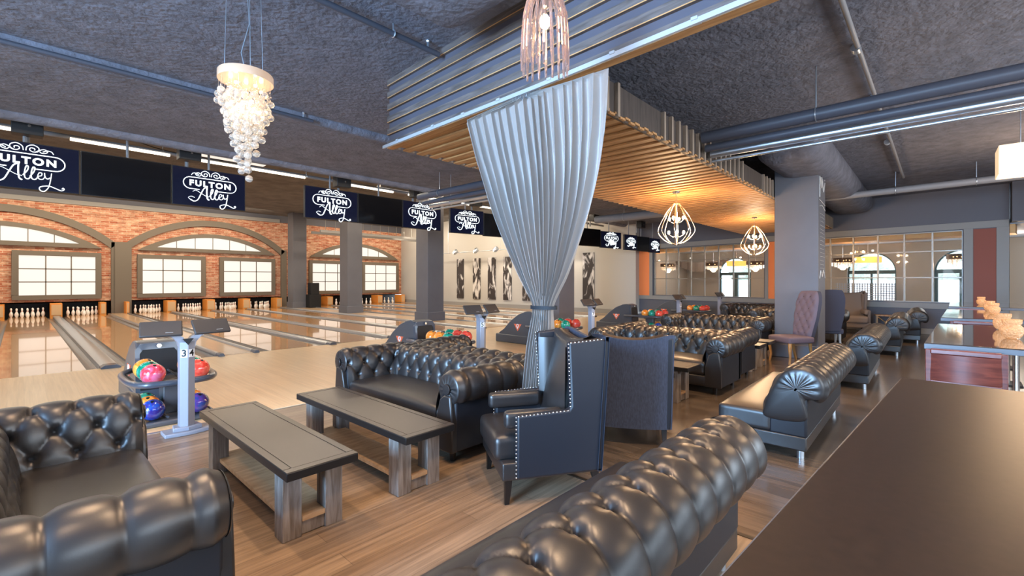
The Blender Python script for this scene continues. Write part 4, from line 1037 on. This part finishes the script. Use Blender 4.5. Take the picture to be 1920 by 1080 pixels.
for i, (x, ns, wh) in enumerate(((1.14, '34', 'nearest, on the left'), (5.04, '56', 'second from the left, behind the middle sofa'), (8.33, '78', 'partly behind the curtain'), (12.96, '9', 'below the orange panel'), (16.4, '', 'farthest, below the glass partition'))):
    place(hood, used, 'charcoal ball return hood with ball rack, '+wh, loc=(x, HY, 0), group='ball returns')
    console_stand(x-.01+(.12 if i else 0), 5.45, list(ns), 'twin-screen bowling console on a silver post, '+['marked 3 and 4', 'marked 5, behind the middle sofa', 'marked 7, right of the curtain', 'below the orange panel', 'farthest, in front of the glass partition'][i])
    up = (('orange', 'green', 'pink'), ('orange', 'green', 'red')) if i == 0 else (('orange', 'orange', 'green'), ('green', 'red', 'red')) if i < 3 else (('orange', 'green', 'red'), ('orange', 'green', 'red'))
    lo = (('green', 'orange', 'blue'), ('green', 'orange', 'purple'))
    for s_, cols in zip((-1, 1), up):
        for k, col in enumerate(cols):
            yy = HY-.42-.219*k
            ball(col, (x+s_*.197, yy, .43+.108+.0), '%s bowling ball, upper rack %s, %s column, %s' % (col, whs[i], 'left' if s_ < 0 else 'right', ['rear', 'middle', 'front'][k]))
    for s_, cols in zip((-1, 1), lo if i < 2 else (('orange', 'green', 'blue'), ('orange', 'orange', 'green'))):
        for k, col in enumerate(cols):
            ball(col, (x+s_*.197, HY-.40-.219*k, .165), '%s bowling ball, lower rack %s, %s column, %s' % (col, whs[i], 'left' if s_ < 0 else 'right', ['rear', 'middle', 'front'][k]))

# ------------------------------------------------------------------ slatted canopy
CANW = wood('canopy_pine', (.36, .17, .06), (.58, .32, .13), (9, .8, 9), .6, .15)
CANG = wood('aged_grey_pine', (.06, .046, .04), (.15, .118, .108), (9, .8, 9), .75, .3)
CANDK = M('dark_recess_board', (.075, .07, .09), .8)
CANS = wood('pale_slat_end', (.20, .15, .11), (.34, .27, .21), (9, 9, .8), .7, .2)
CANB = wood('brown_side_board', (.045, .035, .03), (.085, .065, .055), (9, 9, .8), .7, .2)
t = thing('slatted_canopy', 'long slatted pine canopy hung over the lounge from the curtain to the window wall', 'canopy', (0, 0, 0))
X0, X1, Y0, Y1, ZB = 3.21, 17.55, 2.34, 4.98, 3.16
m = MB(); k = 0; x = X0+.02
while x < X1-.12:
    dz = .0 if k % 2 else .022
    m.bx(x, x+.100, Y0+.005, Y1-(0 if k % 2 else .06), ZB+dz, ZB+dz+.022); x += .1045; k += 1
m.build('underside_board', CANW, t, fix=False)
MB().bx(X0+.02, X1, Y0+.06, Y1-.08, ZB+.06, ZB+.33).build('core', CANDK, t)
x = X0+.02; sl = MB().bx(0, .045, -.042, 0, ZB, ZB+.34).build('side_slat', CANS, t); sl.location = (x, Y0+.03, 0)
def more(x, y):
    c = sl.copy(); C.objects.link(c); c.parent = t; c.location = (x, y, 0)
while x < X1-.3:
    x += .215
    if not (4.15 < x < 5.05 or 8.35 < x < 9.3 or 12.2 < x < 12.9): more(x, Y0+.03)
MB().bx(X0+.02, X1, Y0+.03, Y0+.06, ZB, ZB+.34).build('side_board', CANB, t)
x = X0+.02
while x < 13: more(x, Y1-.0); x += .215
MB().bx(X0+.02, X1, Y1-.08, Y1-.05, ZB+.03, ZB+.34).build('far_side_board', CANB, t)
# front fascia: alternating proud and set back boards, runs past the canopy
t = thing('slatted_fascia', 'grey-brown horizontal slatted fascia above the curtain track', 'fascia', (0, 0, 0))
segs = (((3.14, 4.99), (3.06, 2.44)), ((3.06, 2.44), (2.78, -3.2)))
hh = (4.0-ZB)/11
pb, rb, lb = MB(), MB(), MB()
for (xa, ya), (xb, yb) in segs:
    L = math.hypot(xb-xa, yb-ya); an = math.atan2(yb-ya, xb-xa); cx, cy = (xa+xb)/2, (ya+yb)/2; nx, ny = math.sin(an), -math.cos(an)
    if nx > 0: nx, ny = -nx, -ny
    for i in range(11):
        z = ZB+hh*(i+.5); proud = i % 2 == 0
        (pb if proud else rb).box((cx-nx*(.0 if proud else .03), cy-ny*(.0 if proud else .03), z), (L, .05, hh*(.98 if proud else 1.0)), an)
        if proud: lb.box((cx+nx*.0262, cy+ny*.0262, z-hh*.49+.004), (L, .003, .008), an)
    rb.box((cx-nx*.05, cy-ny*.05, 3.58), (L, .03, .82), an)
    lb.box((cx-nx*.015, cy-ny*.015, ZB-.006), (L, .085, .012), an)
pb.build('proud_board', CANG, t, fix=False); rb.build('recessed_board', CANDK, t, fix=False); lb.build('raw_pine_edge', CANW, t, fix=False)
# curtain track
tr = [(3.02, 4.93, 3.12), (2.95, 2.45, 3.12), (2.68, -3.1, 3.12)]
t = thing('curtain_track', 'white metal curtain track under the slatted fascia', 'curtain track', (0, 0, 0))
WHT = M('white_track', (.42, .43, .45), .35, .2)
m = MB()
for (a, b, z), (a2, b2, z2) in zip(tr, tr[1:]): m.box(((a+a2)/2, (b+b2)/2, z+.01), (.022, math.hypot(a2-a, b2-b), .035), math.atan2(-(a2-a), b2-b))
m.build('rail', WHT, t)
for yy in (4.6, 3.9, 3.4, 2.9, 2.3, 1.7, 1.1, .5):
    xk = 2.95+.07*(yy-2.45)/2.48 if yy > 2.45 else 2.95-.27*(2.45-yy)/5.55
    MB().bx(xk-.02, xk+.06, yy-.02, yy+.02, 3.135, 3.155).build('bracket', WHT, t)

# ------------------------------------------------------------------ curtain
mc = bpy.data.materials.new('silver_blue_satin'); mc.use_nodes = True; nt = mc.node_tree; b_ = nt.nodes['Principled BSDF']
b_.inputs['Base Color'].default_value = (.36, .35, .34, 1); b_.inputs['Roughness'].default_value = .36; b_.inputs['Sheen Weight'].default_value = .4; b_.inputs['Specular IOR Level'].default_value = .6
tr_ = nt.nodes.new('ShaderNodeBsdfTranslucent'); tr_.inputs[0].default_value = (.55, .45, .36, 1); mxs = nt.nodes.new('ShaderNodeMixShader'); mxs.inputs[0].default_value = .32
outn = nt.nodes['Material Output']; nt.links.new(b_.outputs[0], mxs.inputs[1]); nt.links.new(tr_.outputs[0], mxs.inputs[2]); nt.links.new(mxs.outputs[0], outn.inputs[0])
def curve_pts(tab, z):
    for (z0, a0), (z1, a1) in zip(tab, tab[1:]):
        if z0 >= z >= z1:
            f = (z0-z)/(z0-z1); return a0+(a1-a0)*f
    return tab[-1][1]
# edge position along y at heights (left = larger y)
left = [(3.10, 3.40), (2.75, 3.30), (2.4, 3.17), (2.1, 3.05), (1.8, 2.90), (1.55, 2.76), (1.40, 2.67), (1.27, 2.615), (1.1, 2.63), (.9, 2.67), (.5, 2.72), (0.02, 2.74)]
right = [(3.10, 1.76), (2.75, 1.80), (2.4, 1.87), (2.1, 1.97), (1.8, 2.11), (1.55, 2.24), (1.40, 2.34), (1.27, 2.41), (1.1, 2.41), (.9, 2.42), (.5, 2.44), (.02, 2.44)]
def sm(tab):
    return [(p.x, p.y) for p in spline([(a, b, 0) for a, b in tab], 5)]
left, right = sm(left), sm(right)
rows = []; NZ = 96; NX = 300; nf = 17
for i in range(NZ+1):
    z = 3.10-(3.08)*i/NZ; yl, yr = curve_pts(left, z), curve_pts(right, z); wdt = yl-yr
    amp = .030+.028*min(1, (3.1-z)/.8) if z > 1.7 else .058
    tie = math.exp(-((z-1.27)/.16)**2); amp = amp*(1-.35*tie)
    row = []
    for k in range(NX+1):
        f = k/NX; ph = 2*math.pi*nf*(f+.012*math.sin(9*f+1)+.006*math.sin(23*f))
        g = math.sin(ph)+.35*math.sin(2*ph+1.3*math.sin(5*f))*(1 if z > 2.6 else .5)+.25*math.sin(ph*.47+2)
        y = yl-wdt*(f-.012*math.sin(ph*1.0+.8)*(1-.3*tie))
        xx = 3.0-.07*max(0, (f-.55))*2*(z > 2.9)*0+.05*math.sin(math.pi*f)*(1-tie)
        xb = 2.99+(-.035 if y < 2.4 else 0)*min(1, max(0, (z-2)/1.1))+.13*min(1, (3.1-z)/1.8)
        row.append((xb+amp*g*.75, y, z+(.012*math.sin(6*math.pi*f) if i == 0 else 0)))
    rows.append(row)
t = thing('curtain', 'silver-blue satin curtain tied at the waist in the middle of the lounge', 'curtain', (0, 0, 0))
MB().grid(rows).build('drape', mc, t, smooth=180, fix=False)
MB().grid([[(x, y, z+.055) for x, y, z in [(p[0], p[1], 3.075) for p in rows[0]]], [(p[0], p[1], 3.09) for p in rows[0]]]).build('heading_tape', WHT, t, smooth=180, fix=False)
cx_, cy_ = 2.99+.13, 2.507
MB().grid([[(cx_+.085*math.cos(a), cy_+.135*math.sin(a), z) for a in [2*math.pi*k/32 for k in range(32)]] for z in (1.255, 1.285)], closed_u=True).build('tieback', M('slate_tieback', (.012, .016, .022), .7), t, smooth=180)
# ------------------------------------------------------------------ hanging lamps
# crystal cascade chandelier
t = thing('crystal_chandelier', 'cascading crystal ball chandelier hung on wires at the upper left', 'chandelier', (1.32, 4.32, 0))
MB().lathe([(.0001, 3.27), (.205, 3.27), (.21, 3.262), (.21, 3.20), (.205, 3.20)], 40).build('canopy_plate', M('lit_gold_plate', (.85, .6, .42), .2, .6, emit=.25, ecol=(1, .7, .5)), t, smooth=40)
m = MB()
for a in (0.4, 2.5, 4.6): m.tube([(.17*math.cos(a), .17*math.sin(a), 3.27), (.15*math.cos(a), .15*math.sin(a), 4.0)], .0018, 4)
m.tube([(0, 0, 3.27), (-.03, .02, 3.45), (.02, -.02, 3.7), (.01, 0, 4.0)], .005, 6)
m.build('hanging_wire', STEEL, t)
rnd = random.Random(3)
golden = 2.39996
strands = []
for k in range(44):
    rr_ = .205*math.sqrt((k+.5)/44); a = k*golden; strands.append((rr_*math.cos(a), rr_*math.sin(a), rr_))
for x, y, rr_ in strands:
    f = rr_/.198
    zb_ = 3.02-.70*(1-f)**1.0+rnd.uniform(-.03, .02); m = MB()
    m.tube([(x, y, 3.2), (x, y, zb_)], .0012, 4)
    n = int(3+6*(1-f)+1.5); z = zb_
    for q in range(n):
        m.sphere((x+rnd.uniform(-.012, .012), y+rnd.uniform(-.012, .012), z), rnd.uniform(.025, .034), 12); z += rnd.uniform(.06, .08)
        if z > 3.08: break
    for q in range(3): m.sphere((x+rnd.uniform(-.015, .015), y+rnd.uniform(-.015, .015), 3.05+.035*q), .007, 6)
    m.build('crystal_strand', CRYSTAL, t, smooth=180)
for a in (0, 1.26, 2.5, 3.77, 5.03):
    MB().sphere((.12*math.cos(a), .12*math.sin(a), 3.15), .014, 8).build('bulb', BULB, t)
    point('chandelier_light', (1.32+.1*math.cos(a), 4.32+.1*math.sin(a), 2.95), .9, WARM, .03)
# smoky rod pendant
t = thing('glass_rod_pendant', 'smoky pink glass rod pendant lamp at the top centre in front of the slatted fascia', 'pendant lamp', (2.04, 1.63, 0))
MB().tube([(0, 0, 3.16), (0, 0, 4.0)], .004, 6).build('cord', STEEL, t)
MB().lathe([(.0001, 3.19), (.06, 3.18), (.065, 3.15), (.03, 3.14)], 20).build('lamp_cap', CHROME, t)
for k in range(20):
    a = 2*math.pi*k/20; ln = .02*math.sin(3*a)
    pts = [(r_*math.cos(a), r_*math.sin(a), z) for r_, z in ((.055, 3.165), (.095, 3.11), (.118, 3.02), (.128, 2.9), (.132, 2.78), (.132, 2.70+ln))]
    MB().tube(pts, [.006, .009, .0095, .0095, .0095, .006], 6).build('glass_rod', SMOKE, t)
MB().lathe([(.018, 3.14), (.022, 3.06), (.0001, 3.05)], 12).build('socket', CHROME, t)
MB().sphere((0, 0, 2.98), .030, 12, 1.4).build('bulb', BULB, t)
point('rod_pendant_light', (2.04, 1.63, 2.90), 7, WARM, .03)
# teardrop cages
def make_cage():
    t = thing('teardrop_cage_lamp', '', 'pendant lamp')
    MB().lathe([(.0001, 0), (.07, -.005), (.06, -.03), (.0001, -.035)], 20).build('ceiling_rose', CHROME, t)
    MB().tube([(0, 0, 0), (0, 0, -.24)], .006, 6).build('chain', CHROME, t)
    m = MB().lathe([(.065, -.225), (.07, -.235), (.055, -.245), (.05, -.235), (.055, -.225)], 16, caps=False).lathe([(.03, -.975), (.035, -.985), (.0001, -.995)], 14)
    for k in range(8):
        a = math.pi*k/4+.3; m.tube([(p.x*math.cos(a), p.x*math.sin(a), p.y) for p in spline([(.06, -.235, 0), (.17, -.38, 0), (.27, -.56, 0), (.325, -.72, 0), (.27, -.84, 0), (.15, -.94, 0), (.02, -.985, 0)], 4)], .009, 6)
    m.build('cage', CHROME, t, smooth=60)
    m = MB().tube([(0, 0, -.235), (0, 0, -.98)], .008, 6)
    bl_ = []
    for zz, off in ((-.50, 0), (-.76, .5)):
        for k in range(4):
            a = math.pi/2*k+off; m.tube([(0, 0, zz-.06), (.06*math.cos(a), .06*math.sin(a), zz-.085), (.13*math.cos(a), .13*math.sin(a), zz-.04)], .005, 5); bl_.append((.13*math.cos(a), .13*math.sin(a), zz))
    m.build('candle_arm', CHROME, t)
    for p in bl_: MB().sphere(p, .022, 10, 1.6).build('bulb', BULB, t)
    return t
cage = make_cage()
for (x, y), lab in (((8.27, 3.5), 'teardrop cage pendant lamp with glowing candle bulbs, the nearer under the slatted canopy'), ((13.0, 3.42), 'teardrop cage pendant lamp with glowing candle bulbs, the farther one beside the big grey column')):
    place(cage, used, lab, loc=(x, y, 3.16), group='teardrop cage lamps under the canopy')
    for dz in (.5, .8):
        for k in (0, 1): point('cage_light', (x+.13*(1-2*k), y+.1*(1-2*k), 3.16-dz), 26, WARM, .05)
# restaurant chandeliers
def make_drum():
    t = thing('drum_chandelier', '', 'chandelier')
    MB().tube([(0, 0, 0), (0, 0, 2.98-2.35)], .005, 5).build('stem', CHROME, t)
    MB().lathe([(.36, -.02), (.36, -.17)], 28, caps=False).lathe([(.355, -.17), (.355, -.02)], 28, caps=False).build('drum_shade', M('bronze_mesh_shade', (.12, .07, .045), .5, .3, alpha=.85), t)
    m = MB()
    for r_, n, z1 in ((.33, 26, -.30), (.24, 18, -.34), (.14, 12, -.38)):
        for k in range(n):
            a = 2*math.pi*k/n; m.tube([(r_*math.cos(a), r_*math.sin(a), -.17), (r_*math.cos(a), r_*math.sin(a), z1)], .011, 5)
    m.build('crystal_fringe', CRYSTAL, t)
    for k in range(5):
        a = 2*math.pi*k/5; MB().sphere((.2*math.cos(a), .2*math.sin(a), -.1), .022, 8).build('bulb', BULB, t)
    return t
drum = make_drum()
def wpt(s, y): v = Q+eS*s+Vector((-eS.y, eS.x, 0))*y; return (v.x, v.y)
for s_, dp, lab in ((wl(-.35), -2.3, 'nearest the terracotta panel'), (wl(2.75), -2.6, 'just right of the big column'), (wl(5.9), -3, 'right part of the left partition'), (wl(7.7), -3, 'middle of the left partition'), (wl(9.7), -2.6, 'left end of the left partition')):
    x, y = wpt(s_, dp); place(drum, used, 'bronze drum chandelier with crystal fringe behind the glass, '+lab, loc=(x, y, 2.35), group='drum chandeliers in the restaurant')
    point('drum_light', (x, y, 2.0), 14, WARM, .1)
for s_, lab in ((wl(2.45), 'behind the right glass partition'), (wl(7.4), 'behind the left glass partition, against the arched doors')):
    x, y = wpt(s_, -4.6); t = thing('amber_drum_lamp', 'glowing amber drum lamp '+lab, 'pendant lamp', (x, y, 2.32), group='amber drum lamps')
    MB().lathe([(.42, -.11), (.42, .11)], 28).build('drum_shade', M('amber_shade', (.8, .35, .08), .6, emit=.7, ecol=(1, .42, .08)), t); MB().tube([(0, 0, .1), (0, 0, .64)], .008, 5).build('stem', CHROME, t)
point('lantern_light', (8.3, -.79, 2.6), 40, WARM, .1)
for x, y in ((4.6, -2.4), (1.5, -2.6), (11.5, -1.6)): point('aisle_warm_fill', (x, y, 2.9), 60, WARM, .12)  # added warm fill for the ceiling on the right, no pendants hang here
# paper box lantern at the right edge
t = thing('box_lantern', 'cream box lantern cut by the right edge of the view', 'pendant lamp', (8.3, -.58, 0))
MB().bx(-.22, .22, -.42, .0, 2.8, 3.15).build('shade', M('cream_shade', (.9, .75, .5), .7, emit=.35, ecol=(1, .72, .42)), t, bevel=.01)
MB().tube([(0, -.2, 3.15), (0, -.2, 4.0)], .006, 5).build('cord', STEEL, t)
# perforated screen and dim decor in the restaurant
t = thing('perforated_screen', 'white perforated folding screen in front of the arched street window', 'screen', Q, WR)
m = MB()
sx0, sx1 = wl(1.75), wl(3.7)
for i in range(int((sx1-sx0)/.085)):
    x = sx0+.085*i; m.bx(x, x+.03, -5.3, -5.28, .1, 1.42)
for j in range(15): m.bx(sx0, sx1, -5.3, -5.28, .1+.09*j, .13+.09*j)
m.build('lattice', M('screen_blue_grey', (.30, .33, .38), .6), t)
t = thing('swag_drape', 'shadowy draped swag hanging in the far left of the restaurant', 'drape', Q, WR)
rows = []
for i in range(13):
    f = i/12; rows.append([(wl(9.2)+1.5*(-1+2*k/24), -4.6+.05*math.sin(k*1.7), 2.6-.55*math.cos(math.pi/2*(-1+2*k/24))*(.3+.7*f)-.1*f) for k in range(25)])
MB().grid(rows).build('cloth', M('brown_cloth', (.14, .11, .09), .8), t, smooth=180)
for s_ in (0, 3.5, 7, 10.5):
    x, y = wpt(s_, -3.4); point('restaurant_fill', (x, y, 2.6), 26, (1, .85, .7), .03)  # added fill points that brighten the restaurant, without fittings
    x, y = wpt(s_, -.7); point('header_light', (x, y, 2.4), 5, WARM, .03)

# ------------------------------------------------------------------ pipes
for (y0, y1, hg) in ((2.30, -4.9, (.18, .42, .7)), (5.0, 8.75, (.3, .8))):
    w_ = 'right of the slatted canopy' if y0 < 3 else 'left of the slatted canopy'
    pipe('water_pipe', [(6.30, y0, 3.44), (6.30, y1, 3.44)], .075, PIPE_DARK, 'thick dark insulated pipe '+w_, 'pipe', hg, 4.0)
    pipe('water_pipe', [(6.42, y0, 3.32), (6.42, y1, 3.32)], .05, PIPE_DARK, 'thinner dark pipe just under the thick one '+w_, 'pipe', (), 4.0)
    pipe('conduit', [(6.62, y0, 3.28), (6.62, y1, 3.28)], .052, STEEL, 'shiny galvanised conduit '+w_, 'conduit', hg[1:], 4.0)
    pipe('conduit', [(6.66, y0, 3.19), (6.66, y1, 3.19)], .02, STEEL, 'slim shiny conduit below the thick one '+w_, 'conduit', (), 4.0)
pipe('water_pipe', [(13.6, 2.3, 3.55), (13.6, -1.4, 3.6)], .075, PIPE_GREY, 'grey pipe running right from the big grey column', 'pipe', (.45, .8), 4.0)
pipe('water_pipe', [(13.6, 5.0, 3.62), (13.6, 8.6, 3.62)], .13, PIPE_GREY, 'grey duct beyond the curtain under the dark ceiling', 'duct', (.3, .7), 4.0)
t = pipe('sprinkler_pipe', [(3.4, .60, 3.95), (14.2, .52, 3.95)], .024, PIPE_GREY, 'rusty grey sprinkler pipe crossing the ceiling on the right', 'pipe', (), 4.0)
for x in (2.6, 4.4, 7): MB().lathe([(.045, -.05), (.045, .05)], 10).xform(Matrix.Translation((x, 0, 0)) @ Matrix.Rotation(R(90), 4, 'Y')).build('coupling', STEEL, t)
for (xa, xb, y, lab) in ((-5, 3.0, 6.85, 'long dark sprinkler pipe along the ceiling at the upper left'), (-2.5, 3.02, 3.85, 'short dark sprinkler pipe ending before the slatted fascia')):
    t = pipe('sprinkler_pipe', [(xa, y, 3.9), (xb, y, 3.9)], .028, PIPE_DARK, lab, 'pipe', (.25, .6, .9), 4.0)
    MB().tube([(xb-xa-.14, 0, 0), (xb-xa-.14, 0, .08)], .012, 6).sphere((xb-xa-.14, 0, .09), .02, 8).build('sprinkler_head', STEEL, t)
t = thing('cable', 'thin black cable drooping near the light tubes', 'cable', (0, 0, 0))
MB().tube([(p.x, p.y, p.z) for p in spline([(.9, 10.4, 4.25), (1.5, 10.6, 4.02), (2.2, 10.8, 3.98), (2.9, 10.9, 4.02)], 6)], .008, 5).build('cord', BLACK, t)

# ------------------------------------------------------------------ added warm fill spots in the lounge, no fixtures modelled
def lounge_spot(x, y, p, ang=95, col=WARM): spot('lounge_fill_spot', (x, y, 3.88), p*1.5, col, ang, .06)
for x, y, p in ((.6, 3.4, 110), (1.6, 1.8, 110), (2.2, .4, 120), (-.4, 1.0, 60), (4.6, 1.3, 100), (4.6, .0, 60), (7.6, .9, 100), (10.6, .2, 90), (14, .6, 100), (8.5, -.9, 60), (2.2, 5.6, 80), (-1, 5.4, 80)):
    lounge_spot(x, y, p)
for x, y, p in ((4.9, 3.6, 60), (6.9, 3.6, 60), (10, 3.4, 70), (14.5, 3.2, 70)):
    spot('canopy_spot', (x, y, 3.12), p, WARM, 110, .06)
# remove unused prototypes (none should remain at the origin)
for o in list(bpy.data.objects):
    if o.parent is None and o.type == 'EMPTY' and o.get('label') == '':
        for c_ in [q for q in bpy.data.objects if q.parent == o]: bpy.data.objects.remove(c_)
        bpy.data.objects.remove(o)
# (labels are kept within sixteen words)
